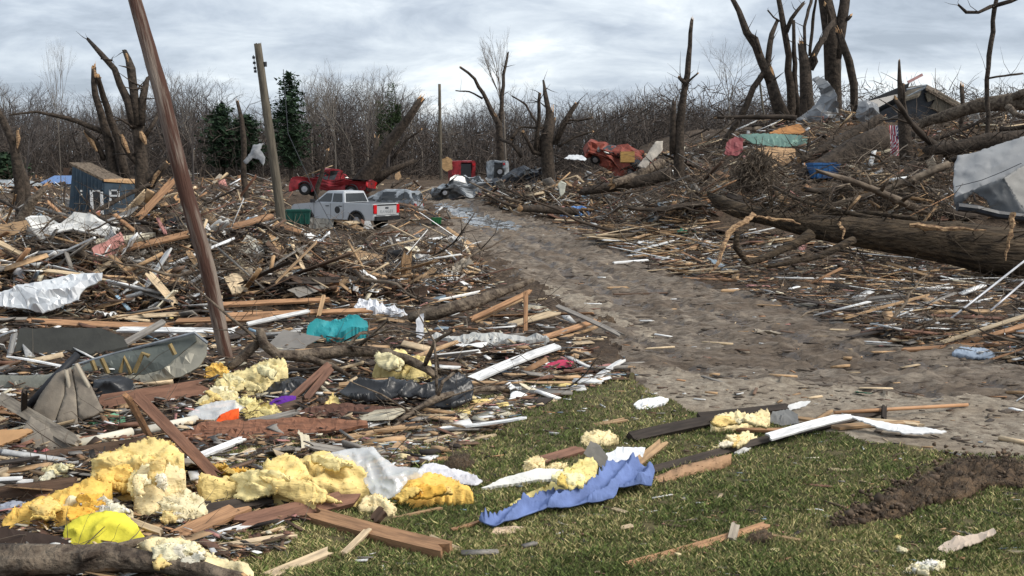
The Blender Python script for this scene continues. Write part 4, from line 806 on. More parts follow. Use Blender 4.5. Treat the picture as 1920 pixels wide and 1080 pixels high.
def frame(nm, x0, y0, x1, y1, w, mt, dy=-.1, parent=sh, glass=True, dyy=0):
    m = MB(); c0, c1 = q_(x0, y0, dy), q_(x1, y1, dy)
    for (ax, ay, bx, by) in ((x0, y0, x1, y0), (x0, y1, x1, y1), (x0, y0, x0, y1), (x1, y0, x1, y1)):
        a, b = q_(ax, ay, dy), q_(bx, by, dy); m.box((a+b)/2, (abs(b.x-a.x)+w, .06, abs(b.z-a.z)+w))
    o = m.build(nm, mt, parent)
    if glass: m = MB(); m.box(((c0+c1)/2)+Vector((0, .05, 0)), (abs(c1.x-c0.x), .03, abs(c1.z-c0.z))); m.build('pane', M['glass'], o)
    return o
fr = frame('window', 207, 357, 222, 378, .08, M['white'], dy=-.05); m = MB(); m.box(q_(214, 367, -.09), (.5, .05, .1)); m.build('window_bar', M['white'], fr)
fr = frame('door_frame', 172, 358, 191, 401, .09, M['white'], dy=-.1)
m = MB()
for y in (358, 365): m.box(q_(152, y, -.12), (.09, .1, .10))
m.build('wall_lamp', M['white'], sh)
# far houses at the left edge
def small_house(label, x0, x1, yt, yr, yb, d, wallm, roofm, win=()):
    p = at((x0+x1)/2, yb, d); root = empty('house', (p.x, p.y, p.z)); tag(root, label, 'house'); w = (x1-x0)*d/F; h1 = (yb-yr)*d/F; h2 = (yb-yt)*d/F
    m = MB(); m.box((0, 2.5, h1/2-.5), (w, 5, h1+1)); m.build('wall', wallm, root)
    m = MB(); m.add([(-w/2-.3, -.4, h1), (w/2+.3, -.4, h1), (w/2+.3, 5.4, h1), (-w/2-.3, 5.4, h1), (-w/2, 2.5, h2), (w/2, 2.5, h2)], [(0, 1, 5, 4), (2, 3, 4, 5), (0, 4, 3), (1, 2, 5), (3, 2, 1, 0)]); m.build('roof', roofm, root)
    for wx in win: m = MB(); m.box((wx*w, -.03, h1*.5), (.9, .08, h1*.5)); m.build('window', M['glass'], root)
rb = mat('blue_roof', (.13, .22, .42), var=.25, bump=.1); rg_ = mat('grey_roof', (.33, .36, .38), var=.3, bump=.2)
small_house('far low house with a pale grey roof at the left edge', -30, 30, 338, 350, 372, 90, M['darkpaint'], rg_, (-.1, .2, .38))
small_house('far building with a bright blue roof left of the shed', 82, 130, 330, 345, 375, 95, M['wreckgrey'], rb, (.1,))
small_house('far grey house behind the split tree', 275, 345, 355, 372, 395, 100, M['darkpaint'], rg_, (-.2, .2))
def bin_(name, label, cat, cx, cy, wpx, hpx, d, color, yaw=0, rot=(0, 0, 0), wheels=True, lid=True):
    p = at(cx, cy, d); w, h = wpx*d/F, hpx*d/F; p.z = max(p.z, H(p.x, p.y)+.12); root = empty(name, p, (rot[0], rot[1], R(yaw))); tag(root, label, cat); m = MB(); dp = w*.6
    a = [(-w*.44, -dp*.42, 0), (w*.44, -dp*.42, 0), (w*.44, dp*.42, 0), (-w*.44, dp*.42, 0), (-w/2, -dp/2, h), (w/2, -dp/2, h), (w/2, dp/2, h), (-w/2, dp/2, h)]
    m.add(a, [(3, 2, 1, 0), (0, 1, 5, 4), (1, 2, 6, 5), (2, 3, 7, 6), (3, 0, 4, 7)])
    for i in range(4): m.box((-w*.33+i*w*.22, -dp*.47, h*.45), (w*.05, .04, h*.75))
    o = m.build('bin_body', M['sheet'], root); o.color = (*color, 1)
    m = MB(); m.box((0, 0, h), (w*1.06, dp*1.06, h*.10)); m.box((0, 0, h+h*.07), (w*.94, dp*.9, h*.06)); o = m.build('lid' if lid else 'rim', M['sheet'], root); o.color = (*color, 1)
bin_('recycling_bin', 'blue plastic bin lying in the brush at the foot of the hill', 'bin', 1542, 352, 52, 26, 43, (.03, .12, .30), 10)
bin_('trash_bin', 'dark green plastic bin in front of the silver pickup', 'bin', 559, 420, 46, 25, 45, (.008, .065, .05), 6)
bin_('crate', 'small green crate right of the silver pickup at the road edge', 'crate', 818, 420, 18, 11, 51, (.01, .10, .03), 20)
# collapsed dark house on the hill
d = 58; p = at(1690, 245, d); hs = empty('collapsed_house', p); tag(hs, 'collapsed dark house with sagging black roof on top of the hill', 'house')
def r_(x, y, dy=0): return at(x, y, d+dy)-p
m = MB(); a = [r_(1618, 192, -1), r_(1706, 155, 0), r_(1700, 172, 0), r_(1640, 205, -1)]; m.add(a+[v+Vector((.3, 3, -.1)) for v in a], [(0, 3, 2, 1), (4, 5, 6, 7), (0, 1, 5, 4), (1, 2, 6, 5), (2, 3, 7, 6), (3, 0, 4, 7)]); m.build('fallen_roof_sheet', M['black'], hs)
m = MB(); a = [r_(1700, 163, 1), r_(1738, 158, 1), r_(1722, 178, -1), r_(1690, 188, -1)]; m.add(a+[v+Vector((0, 0, -.12)) for v in a], [(0, 3, 2, 1), (4, 5, 6, 7), (0, 1, 5, 4), (1, 2, 6, 5), (2, 3, 7, 6), (3, 0, 4, 7)])
m.build('roof', M['pole2'], hs)
m = MB(); a = [r_(1738, 158, .8), r_(1805, 195, .8), r_(1800, 200, -.6), r_(1736, 164, -.6)]; m.add(a+[v+Vector((0, 0, -.15)) for v in a], [(0, 3, 2, 1), (4, 5, 6, 7), (0, 1, 5, 4), (1, 2, 6, 5), (2, 3, 7, 6), (3, 0, 4, 7)]); m.build('roof', M['barkpale'], hs)
m = MB(); a = [r_(1736, 165, -.3), r_(1792, 198, -.3), r_(1790, 245, -.3), r_(1640, 245, -.3), r_(1650, 210, -.3), r_(1690, 190, -.3)]; m.add(a+[v+Vector((0, 3, 0)) for v in a], [(0, 5, 4, 3, 2, 1), (6, 7, 8, 9, 10, 11)]+[(i, (i+1) % 6, (i+1) % 6+6, i+6) for i in range(6)]); m.build('wall', M['darkpaint'], hs)
m = MB(); m.box(r_(1772, 198, -.4), (1.3, .12, .9), (0, R(28), 0)); m.box(r_(1745, 180, -.45), (.5, .1, .5), (0, R(-20), 0)); m.build('broken_panel', M['pole2'], hs)
m = MB(); m.tube([r_(1700, 168, -.6), r_(1738, 160, -.6)], [.05, .05], 4); m.tube([r_(1700, 182, -.6), r_(1736, 163, -.6)], [.05, .05], 4); m.build('fascia', M['wreckgrey'], hs)
m = MB(); m.box(r_(1716, 147, -.5), (.85, .1, .14), (0, R(-28), 0)); m.build('broken_panel', mat('pink_board', (.55, .32, .30), bump=.1), hs)
# the flag
fl = empty('flag', G(1678, 292, 0)); b = fl.location = at(1678, 292, 44.5); tag(fl, 'small red, white and blue striped flag hanging beside the splintered stump', 'flag')
fw, fh = 25*44.5/F, 56*44.5/F
m = MB(); nx, ny = 12, 26; vs = []
for j in range(ny+1):
    for i in range(nx+1):
        u, v = i/nx, j/ny; bend = .06*math.sin(v*5+u*3)+.05*math.sin(u*9); w_ = fw*(1-.12*math.sin(v*2)); vs.append(((u-.5)*w_+.05*math.sin(v*3), bend, fh*(1-v)))
m.v = vs
for j in range(ny):
    for i in range(nx):
        u, v = (i+.5)/nx, (j+.5)/ny; s = u*nx+3.2*v*v*(1-u)*2.2
        if v < .48 and u > .5: mi = 2 if (i+j) % 3 else 1
        else: mi = int(s+(v > .5)*v*8) % 2
        a = j*(nx+1)+i; m.f.append((a, a+nx+1, a+nx+2, a+1)); m.m.append(mi)
m.build('flag_cloth', [mat('flag_red', (.50, .03, .08), bump=0), mat('flag_white', (.8, .78, .8), bump=0), mat('flag_blue', (.03, .05, .17), bump=0)], fl, True)
m = MB(); m.tube([(fw*.1, .02, fh), (fw*.6, .05, fh+.3)], [.012, .012], 5); m.build('staff', M['barkpale'], fl)
# ================================================================ SHEETS, PANELS, CLOTH, INSULATION
YD, YP, YM = (.86, .56, .15), (.88, .73, .42), (.87, .67, .28)
def layers(o, poly, tilt, relief, c, seed, rf, ani):
    """layers peeled off the batt and folded over it"""
    xs = [p[0] for p in poly]; ys = [p[1] for p in poly]; w, h = max(xs)-min(xs), max(ys)-min(ys); rg = random.Random(seed*31)
    if w < 75: return o
    D0 = G((min(xs)+max(xs))/2, max(ys)); tt = math.tan(R(tilt))
    for i_ in range(3+int(w/60)):
        for _t in range(40):
            cx, cy = rg.uniform(min(xs), max(xs)), rg.uniform(min(ys)+h*.1, max(ys)-h*.2)
            if inside((cx, cy), poly): break
        rx, ry = rg.uniform(.12, .26)*w, rg.uniform(.12, .26)*h; a0 = rg.uniform(-.5, .5); pl = []
        for k in range(11):
            a = 6.283*k/11; r = rg.uniform(.6, 1.15); dx_, dy_ = rx*math.cos(a)*r, ry*math.sin(a)*r; q = (cx+dx_*math.cos(a0)-dy_*math.sin(a0), cy+dx_*math.sin(a0)+dy_*math.cos(a0)); pl.append(q)
        if sum(inside(q, poly) for q in pl) < 7: continue
        ql = max(q[1] for q in pl); vt = (ql-310)/F; hb = max(0, (max(ys)-ql)*D0.y/F*tt/(tt+vt))
        cc_ = tuple(min(.95, x*k_) for x, k_ in zip(c, rg.choice([(1, 1, 1), (1.03, 1.12, 1.5), (.97, .86, .62), (1, 1.08, 1.25)])))
        n0 = len(HERO); f = slab('torn_layer', '', '', pl, tilt+rg.uniform(-4, 20), rg.uniform(-28, 28), relief=relief*.55, rfreq=rf, n=260, material='insul', color=cc_, seed=seed+i_*7, ani=ani, edge=10, rough_edge=2, mode='thick', thick=.035, lift=hb+.07, parent=o, base=(cx, ql)); del HERO[n0:]
        f.location = f.location-o.location
    return o
def INS(label, poly, tilt=32, relief=.09, c=YP, seed=1, rf=5, n=900, ani=(1, 1), edge=18, group=None):
    o = slab('insulation', label, 'insulation', poly, tilt, relief=relief, rfreq=rf, n=n, material='insul', color=c, seed=seed, ani=ani, edge=edge, rough_edge=3)
    return layers(o, poly, tilt, relief, c, seed, rf, ani)
INS('long deep-yellow insulation batt folded at the far left bottom', [(3, 982), (20, 960), (60, 938), (130, 912), (170, 895), (210, 905), (190, 940), (150, 985), (110, 1003), (60, 1000), (15, 998)], 28, .07, YD, 1, 5, ani=(.6, 2))
INS('big yellow insulation roll rising highest in the left foreground', [(165, 905), (172, 870), (185, 850), (215, 845), (250, 830), (285, 820), (320, 826), (345, 850), (340, 868), (300, 880), (285, 905), (250, 935), (205, 945), (165, 948)], 42, .10, YM, 2, 4.5, ani=(.7, 2.2), edge=26)
INS('yellow insulation flap hanging down in the middle of the left heap', [(255, 885), (275, 868), (310, 866), (345, 880), (348, 900), (325, 915), (305, 950), (290, 976), (262, 978), (250, 950)], 50, .07, YP, 3, 4, edge=24)
INS('pale cream insulation scrap between the yellow flap and dark board', [(298, 972), (302, 940), (320, 925), (350, 918), (378, 932), (390, 960), (380, 975), (345, 985), (320, 978)], 40, .08, (.80, .70, .45), 4)
INS('pale insulation lump left of the yellow pillow', [(98, 1000), (105, 965), (125, 938), (160, 925), (195, 940), (230, 945), (250, 960), (230, 975), (170, 975), (130, 995)], 34, .08, (.76, .66, .44), 5)
INS('large yellow insulation batt draped along the long board at centre left', [(370, 925), (372, 900), (378, 885), (400, 895), (450, 892), (510, 876), (560, 860), (600, 846), (640, 852), (668, 865), (688, 890), (692, 915), (640, 930), (600, 935), (560, 957), (520, 953), (490, 930), (440, 928), (400, 948), (378, 945)], 38, .12, YM, 6, 4.5, n=1600, edge=30, ani=(.8, 1.8))
INS('narrow deep-yellow insulation strip behind the large draped batt', [(372, 872), (400, 868), (440, 875), (500, 885), (480, 893), (430, 888), (385, 884)], 30, .04, YD, 7)
INS('orange-yellow insulation piece under the clear plastic film', [(748, 935), (752, 905), (775, 888), (800, 886), (845, 895), (880, 915), (888, 932), (860, 938), (820, 938), (790, 945), (760, 955), (745, 950)], 24, .06, YD, 8, 5, edge=20)
INS('shaggy pale insulation tuft beside the reddish beam', [(672, 950), (685, 930), (705, 924), (725, 935), (742, 950), (738, 968), (715, 962), (695, 950)], 34, .05, YP, 9, 7)
INS('pale insulation heap at the bottom edge right of the log', [(258, 1030), (275, 1012), (310, 1008), (355, 1012), (385, 1030), (420, 1048), (465, 1058), (480, 1085), (400, 1090), (360, 1075), (320, 1050), (280, 1045)], 34, .09, (.82, .70, .42), 10, 5, n=1100, edge=24)
INS('orange-yellow insulation knob at the foot of the leaning pole', [(384, 708), (386, 690), (400, 680), (418, 682), (430, 695), (425, 706), (405, 704), (395, 714)], 50, .05, YD, 11, 7)
INS('pale shaggy insulation mass right of the leaning pole foot', [(400, 735), (405, 712), (430, 700), (470, 688), (505, 672), (530, 672), (540, 690), (520, 705), (500, 725), (465, 740), (430, 748), (405, 745)], 36, .12, (.76, .64, .33), 12, 6, n=900)
INS('tuft of shaggy yellow insulation caught on the fallen looping branch', [(698, 702), (705, 680), (725, 672), (728, 655), (755, 655), (770, 668), (795, 668), (808, 680), (808, 705), (780, 718), (745, 712), (720, 705)], 45, .10, (.80, .66, .30), 13, 6)
INS('yellow insulation scrap beside the orange rag', [(445, 778), (440, 752), (460, 742), (490, 750), (520, 762), (528, 775), (500, 780), (470, 785)], 34, .06, (.76, .64, .28), 14, 6)
INS('long pale insulation patch left of the orange rag', [(365, 760), (380, 742), (415, 733), (445, 735), (440, 752), (400, 758), (375, 768)], 30, .05, (.74, .64, .36), 15, 6)
INS('bright yellow insulation spread beside the blue cloth', [(953, 945), (985, 928), (1030, 908), (1062, 885), (1085, 860), (1112, 856), (1120, 870), (1112, 900), (1090, 915), (1040, 925), (990, 942), (960, 950)], 24, .06, (.84, .70, .30), 16, 5, edge=22)
INS('yellow insulation clump on the dark board at right', [(1328, 812), (1335, 790), (1355, 777), (1385, 770), (1405, 778), (1438, 766), (1444, 785), (1430, 800), (1395, 800), (1370, 808), (1340, 812)], 30, .07, YP, 17, 6)
INS('lower pale insulation scrap on the lawn edge at right', [(1326, 845), (1350, 832), (1375, 815), (1405, 808), (1420, 822), (1395, 828), (1365, 833), (1345, 845)], 20, .04, YP, 18, 6)
INS('pale insulation lump on the lawn above the blue cloth', [(1088, 828), (1095, 812), (1122, 806), (1145, 808), (1160, 822), (1140, 832), (1110, 838)], 28, .05, YP, 19, 6)
INS('small insulation tuft at the end of the brown board on the lawn', [(978, 885), (985, 865), (1005, 856), (1022, 862), (1018, 876), (995, 886)], 30, .05, YP, 20, 8)
INS('cream insulation smear on the lawn left of the white sheet board', [(1020, 880), (1040, 868), (1062, 868), (1066, 878), (1040, 883)], 16, .03, YP, 21, 8)
INS('shaggy insulation patch near the left edge under the cream panel', [(72, 900), (78, 880), (105, 870), (135, 872), (148, 885), (140, 898), (105, 903)], 24, .05, (.74, .64, .36), 22, 8)
INS('wispy insulation strand lying at the bottom right of the lawn', [(1690, 1078), (1705, 1060), (1725, 1052), (1750, 1052), (1772, 1050), (1768, 1062), (1745, 1070), (1720, 1078)], 16, .03, (.78, .70, .48), 23, 9)
INS('small yellow insulation star on the big reddish panel', [(600, 765), (615, 752), (622, 738), (632, 745), (640, 760), (625, 765), (612, 772)], 30, .03, YM, 24, 9)
slab('pillow', 'bright yellow pillow lying on the bark log at bottom left', 'pillow', [(118, 1000), (122, 985), (150, 967), (200, 957), (235, 963), (258, 985), (272, 1008), (250, 1018), (200, 1028), (160, 1037), (125, 1022)], 38, relief=.10, rfreq=2.5, ani=(1, 2), n=900, edge=45, rough_edge=1, material='cloth', color=(.80, .72, .08), seed=2)
def CL(name, label, cat, poly, tilt, color, relief=.05, rf=4, ani=(1, 1), n=900, edge=16, material='cloth', seed=1, mode='drop', **k): return slab(name, label, cat, poly, tilt, relief=relief, rfreq=rf, ani=ani, n=n, edge=edge, material=material, color=color, seed=seed, mode=mode, **k)
CL('blue_cloth', 'crumpled blue cloth spread on the lawn', 'cloth', [(898, 978), (940, 962), (985, 945), (1015, 928), (1060, 918), (1090, 920), (1120, 900), (1140, 875), (1165, 862), (1200, 870), (1228, 885), (1222, 910), (1190, 912), (1160, 915), (1150, 935), (1110, 945), (1060, 950), (1010, 958), (970, 972), (930, 984)], 5, (.16, .22, .43), 0.105, 2.0, (.4, 1.5), n=7000, edge=5, seed=5, frot=62, fn=folds(15, .085, 2.2), lift=.035, mode='thick', thick=.012)
CL('white_cloth', 'white rag bunched at the end of the clear plastic film', 'cloth', [(782, 885), (795, 870), (812, 867), (850, 880), (880, 888), (905, 903), (890, 912), (850, 905), (815, 900), (795, 898)], 12, (.72, .71, .74), .05, 5, (.6, 2), seed=6, fn=folds(20, .035), mode='thick', thick=.01, lift=.02)
slab('plastic_film', 'clear plastic film draped over the yellow insulation', 'plastic film', [(605, 852), (650, 842), (700, 837), (715, 855), (745, 875), (800, 878), (790, 895), (765, 900), (745, 930), (720, 937), (695, 925), (678, 895), (640, 868)], 40, relief=.06, rfreq=2.5, n=1500, material='plastic', seed=7, mode='thick', thick=.004, lift=.08)
slab('plastic_film', 'cloudy plastic bag film near the orange rag', 'plastic film', [(350, 778), (372, 762), (405, 752), (440, 750), (462, 762), (440, 778), (405, 792), (385, 788)], 32, relief=.05, rfreq=6, n=400, material='plastic', seed=8, mode='thick', thick=.004, lift=.04)
CL('black_tarp', 'black tarp crumpled along the lawn edge', 'tarp', [(636, 735), (655, 720), (700, 712), (750, 713), (790, 722), (820, 712), (850, 700), (872, 705), (888, 725), (885, 752), (850, 768), (815, 762), (800, 748), (760, 745), (700, 752), (660, 752)], 26, (.016, .017, .02), .12, 2.2, (.5, 2), n=3000, edge=6, material='black', seed=9, fn=folds(11, .09), frot=50, mode='thick', thick=.012, lift=.05)
CL('black_bag', 'black plastic sheet between the purple cloth and shaggy insulation', 'plastic sheet', [(478, 735), (500, 715), (560, 705), (585, 715), (570, 740), (530, 748), (500, 742)], 30, (.02, .02, .022), .07, 4, material='black', seed=10)
CL('rubber_bag', 'rounded black rubber bundle below the grey boat hull', 'bundle', [(172, 735), (175, 715), (195, 704), (225, 703), (248, 712), (252, 725), (235, 742), (205, 748), (185, 745)], 45, (.02, .02, .02), .12, 1.5, edge=30, material='black', seed=11)
CL('purple_cloth', 'small purple cloth at the near end of the black sheet', 'cloth', [(503, 762), (508, 750), (528, 742), (555, 742), (553, 750), (530, 755), (515, 765)], 26, (.13, .035, .30), .04, 6, seed=12)
CL('orange_rag', 'bright orange rag on the cloudy plastic film', 'cloth', [(405, 790), (412, 778), (430, 770), (448, 765), (447, 778), (428, 786), (415, 793)], 30, (.85, .12, .03), .03, 8, seed=13, lift=.05)
CL('teal_cover', 'teal plastic shell with dark pattern in the middle debris', 'plastic shell', [(576, 634), (582, 618), (600, 609), (640, 603), (672, 601), (690, 610), (692, 618), (660, 622), (650, 628), (610, 636), (590, 640)], 40, (.03, .30, .33), .14, 1.2, edge=26, material='sheet', seed=14)
CL('flat_offcut', 'pale green panel on the floor beside the beige cushion', 'panel', [(165, 793), (185, 780), (215, 775), (235, 783), (205, 795)], 14, (.18, .42, .26), .01, 2, material='sheet', seed=15)
CL('pink_rag', 'pink rag near the left edge above the weathered beam', 'cloth', [(58, 852), (65, 843), (85, 840), (98, 847), (85, 854)], 20, (.65, .22, .22), .02, 8, seed=16)
CL('plaid_cloth', 'grey and white patterned cloth at the left edge', 'cloth', [(-10, 965), (0, 945), (25, 938), (55, 942), (50, 952), (25, 962), (5, 975)], 24, (.35, .38, .45), .04, 10, seed=17)
CL('red_cloth', 'red and pink cloth at the lawn edge above the white board', 'cloth', [(1015, 690), (1030, 680), (1055, 674), (1075, 678), (1070, 687), (1040, 692)], 18, (.50, .06, .12), .04, 6, seed=18)
CL('pale_cloth', 'dark blue and white cloth on the right side of the road', 'cloth', [(1785, 660), (1800, 650), (1845, 652), (1868, 662), (1860, 672), (1820, 668)], 16, (.30, .36, .44), .06, 6, seed=19)
CL('blue_tarp', 'bright blue tarp scrap at the centre pile beside the road', 'tarp', [(1050, 402), (1060, 392), (1085, 388), (1110, 393), (1100, 402), (1070, 406)], 40, (.12, .26, .55), .12, 2, material='sheet', seed=20)
# sheet metal, hull, cushions
slab('sheet_metal', 'long crumpled white metal sheet at the left edge', 'metal sheet', [(-20, 552), (20, 542), (60, 530), (100, 522), (135, 514), (192, 511), (190, 525), (160, 540), (150, 552), (147, 562), (115, 574), (80, 587), (45, 578), (0, 574), (-20, 574)], 46, relief=.12, rfreq=.9, ani=(.5, 4), n=420, lift=.22, edge=6, rough_edge=1, material='metal', color=(.72, .74, .75), seed=21, mode='thick', thick=.02)
hull = empty('boat_hull', G(250, 715)); tag(hull, 'crushed grey-green camouflage boat hull lying on its side', 'boat'); HB = hull.location
def hp(nm, poly, tilt, color, **k):
    kw = dict(relief=.05, rfreq=1.5, n=500, rough_edge=.6, material='metal', seed=22, mode='thick', thick=.02); kw.update(k)
    o = slab(nm, '', '', poly, tilt, color=color, parent=hull, **kw); o.location = o.location-HB; return o
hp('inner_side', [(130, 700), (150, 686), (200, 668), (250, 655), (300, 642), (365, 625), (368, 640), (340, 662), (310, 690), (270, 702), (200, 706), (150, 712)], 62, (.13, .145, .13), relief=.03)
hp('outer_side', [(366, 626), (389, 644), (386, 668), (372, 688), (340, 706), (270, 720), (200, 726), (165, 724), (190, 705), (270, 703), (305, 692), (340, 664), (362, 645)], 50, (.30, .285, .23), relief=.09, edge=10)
hp('torn_flap', [(280, 665), (318, 662), (330, 672), (300, 692)], 45, (.25, .235, .19), lift=.05)
hp('bow_side', [(-20, 702), (40, 704), (90, 702), (140, 686), (120, 710), (90, 728), (40, 735), (-20, 730)], 40, (.20, .20, .165))
m = MB(); P = [G(x, y+26, 0)+Vector((0, 0, z)) for x, y, z in []]
z_ = HB.y; rim = [at(x, y, z_+.25)-HB for x, y in [(-20, 700), (60, 703), (130, 688), (200, 667), (250, 654), (300, 641), (365, 624), (389, 643)]]; m.tube(rim, [.022]*8, 6); m.build('gunwale', M['wreckgrey'], hull)
for k, pts in enumerate([[(172, 676), (180, 695)], [(190, 672), (203, 700)], [(225, 698), (233, 670), (246, 700)], [(252, 698), (268, 662), (280, 668)], [(318, 645), (328, 665)]]):
    m = MB(); pp = [at(x, y, z_+.02)-HB+Vector((0, -.0, 0)) for x, y in pts]; m.tube(pp, [.03]*len(pp), 4); m.build('camouflage_mark', mat('camo_tan', (.27, .20, .09), bump=.1) if k == 0 else bpy.data.materials['camo_tan'], hull)
CL('trailer_wall', 'dark grey trailer wall panel with grooves lying at the left edge', 'wall panel', [(28, 662), (36, 616), (120, 614), (192, 616), (232, 632), (240, 650), (170, 664), (90, 668)], 60, (.055, .055, .048), .01, 1, material='sheet', seed=23, n=200)
B('white wooden frame corner leaning at the left edge, upright piece', 18, 668, 0, 29, 618, .45, .09, 'white'); B('white wooden frame corner leaning at the left edge, top piece', -10, 636, .3, 30, 619, .5, .08, 'white')
cu = empty('folding_pad', G(120, 800)); tag(cu, 'folded beige padded panel with rounded piping at left', 'padded panel')
for nm, poly, c in [('pad', [(48, 795), (75, 740), (105, 700), (122, 692), (120, 740), (100, 795), (75, 803)], (.26, .225, .18)), ('pad', [(103, 795), (122, 738), (124, 692), (132, 690), (142, 740), (146, 805), (125, 806)], (.29, .25, .20)), ('pad', [(136, 690), (146, 680), (170, 725), (192, 770), (175, 780), (148, 788), (144, 738)], (.29, .25, .20))]:
    o = slab(nm, '', '', poly, 65, relief=.02, rfreq=3, n=200, edge=8, rough_edge=.3, material='cloth', color=c, seed=24, mode='thick', thick=.05, parent=cu, base=(120, 805)); o.location = o.location-cu.location
m = MB()
for a in ([(124, 694), (133, 740), (140, 806)], [(142, 682), (168, 728), (191, 772)]): m.tube([at(x, y, cu.location.y+.12)-cu.location for x, y in a], [.022]*3, 8)
o = m.build('piping', M['cloth'], cu, True); o.color = (.50, .44, .34, 1)
def TB(label, pts, r, matn, name='tube', cat='tube', hs=None, color=(.02, .022, .027), n=10):
    keep_line([(q[0], q[1]) for q in pts])
    P = [G(x, y, h) for x, y, h in pts]; m = MB(); m.tube([p-P[0] for p in P], [r]*len(P), n); o = m.build(name, M[matn], None, True, loc=P[0]); o.color = (*color, 1); return tag(o, label, cat)
TB('black foam-covered tube leaning across the beige padded panel', [(48, 768, .05), (95, 715, .35), (146, 664, .6)], .045, 'sheet')
TB('pale round post lying behind the yellow insulation heap, left length', [(150, 832, .05), (247, 810, .06)], .05, 'sheet', 'post', 'post', color=(.68, .64, .52))
TB('pale round post lying under the reddish panel, right length', [(278, 806, .05), (368, 786, .06)], .05, 'sheet', 'post', 'post', color=(.66, .62, .52))
TB('long grey metal pole leaning at the right edge', [(1778, 601, .02), (1850, 545, .5), (1925, 486, 1.0)], .022, 'metal', 'metal_pole', 'pole', color=(.55, .56, .58))
TB('second metal pole leaning at the right edge, below the long one', [(1858, 582, .1), (1925, 524, .6)], .022, 'metal', 'metal_pole', 'pole', color=(.58, .58, .60))
TB('thin orange-tan round pole lying over the gravel at right', [(1565, 774, .12), (1690, 766, .10), (1814, 759, .05)], .022, 'sheet', 'pole', 'pole', color=(.45, .25, .13))
TB('thin black cable arched over the looping branch', [(645, 640, .1), (680, 622, .3), (740, 620, .3), (800, 625, .2)], .012, 'black', 'cable', 'cable')
CL('flat_offcut', 'tan flat board poking in at the left edge', 'panel', [(-20, 838), (0, 806), (58, 804), (62, 808), (30, 824), (0, 835)], 45, (.50, .29, .14), .0, 1, material='sheet', seed=25, n=60, mode='thick', thick=.03, lift=.12, smooth=False)
CL('padded_board', 'grey-beige padded panel lying below the folded beige one', 'padded panel', [(38, 838), (42, 805), (56, 780), (100, 805), (150, 838), (128, 848), (80, 846), (50, 845)], 34, (.25, .22, .18), .03, 3, seed=26, n=200, mode='thick', thick=.05)
B('grey-green frame rail above the padded panel', 0, 745, .3, 148, 832, .1, .13, 'beige', .05, .9); B('upright dark stake near the left edge', 44, 800, 0, 46, 732, .55, .06, 'dark', .05)
CL('roof_sheathing', 'wide reddish-brown sheathing panel lying right of the tilted boards', 'sheathing', [(322, 828), (350, 808), (385, 792), (450, 790), (530, 787), (620, 785), (688, 790), (690, 797), (640, 808), (560, 818), (480, 824), (400, 826)], 19, (.26, .12, .07), .03, 2.5, (.6, 5), material='wood', seed=27, n=500, mode='thick', thick=.04)
CL('roof_sheathing', 'dark brown sheathing panel behind the wide reddish one', 'sheathing', [(530, 786), (580, 765), (640, 760), (700, 762), (745, 765), (735, 775), (690, 788), (620, 784)], 22, (.13, .065, .045), .03, 2.5, (.6, 5), material='wood', seed=28, n=300, mode='thick', thick=.04)
CL('plywood', 'tan plywood offcut lying on the lawn right of the plastic film', 'plywood', [(695, 848), (735, 838), (745, 828), (760, 838), (778, 838), (760, 848), (720, 852)], 12, (.55, .36, .20), .01, 2, material='wood', seed=29, n=60, mode='thick', thick=.02)
CL('fibre_sheet', 'dark fibre panel at bottom left edge under the deep-yellow batt', 'panel', [(-20, 988), (10, 990), (60, 998), (110, 1006), (155, 1033), (120, 1044), (60, 1038), (-20, 1028)], 40, (.045, .028, .02), .02, 2, material='sheet', seed=30, n=100, mode='thick', thick=.04)
CL('white_board', 'white sheet board lying on the lawn left of the blue cloth', 'board', [(902, 916), (950, 895), (1010, 880), (1056, 882), (1045, 898), (990, 903), (940, 912)], 12, (.72, .71, .66), .01, 2, material='sheet', seed=31, n=100, mode='thick', thick=.03)
CL('box_lid', 'small upright grey panel between the insulation and white panel', 'panel', [(1094, 850), (1107, 826), (1125, 835), (1140, 858), (1136, 880), (1118, 870)], 70, (.27, .25, .22), .01, 2, material='sheet', seed=32, n=60, mode='thick', thick=.02, smooth=False)
CL('torn_sheet', 'white torn panel behind the blue cloth', 'panel', [(1136, 850), (1160, 842), (1210, 840), (1205, 858), (1180, 870), (1140, 876)], 16, (.74, .75, .76), .02, 3, material='sheet', seed=33, n=100, mode='thick', thick=.02)
CL('white_flashing', 'white triangular torn panel resting on the gravel', 'panel', [(1578, 775), (1640, 788), (1700, 798), (1775, 809), (1760, 813), (1697, 813), (1650, 802)], 9, (.74, .74, .73), .01, 3, material='sheet', seed=34, n=80, mode='thick', thick=.015, lift=.06)
CL('white_shard', 'white pointed panel shard rising above the gravel edge', 'panel', [(1452, 774), (1465, 764), (1500, 753), (1520, 752), (1510, 762), (1480, 770)], 40, (.76, .76, .74), .01, 3, material='sheet', seed=35, n=60, mode='thick', thick=.015)
CL('box_lid', 'flat grey box lid lying right of the insulation clump', 'panel', [(1442, 790), (1448, 774), (1475, 768), (1495, 778), (1498, 795), (1465, 800)], 26, (.16, .16, .155), .02, 3, material='sheet', seed=36, n=60, mode='thick', thick=.03)
CL('cardboard', 'folded beige cardboard piece lying at the bottom right', 'cardboard', [(1756, 1030), (1770, 1018), (1788, 1010), (1830, 1002), (1862, 994), (1867, 1004), (1835, 1018), (1800, 1032), (1776, 1041)], 14, (.52, .42, .33), .025, 3, material='sheet', seed=37, n=120, mode='thick', thick=.01)
CL('white_foam', 'white foam plate on the lawn near the gravel edge', 'foam', [(1188, 758), (1200, 751), (1235, 746), (1254, 748), (1248, 757), (1215, 768), (1195, 767)], 12, (.80, .80, .79), .02, 3, material='sheet', seed=38, n=60, mode='thick', thick=.03)
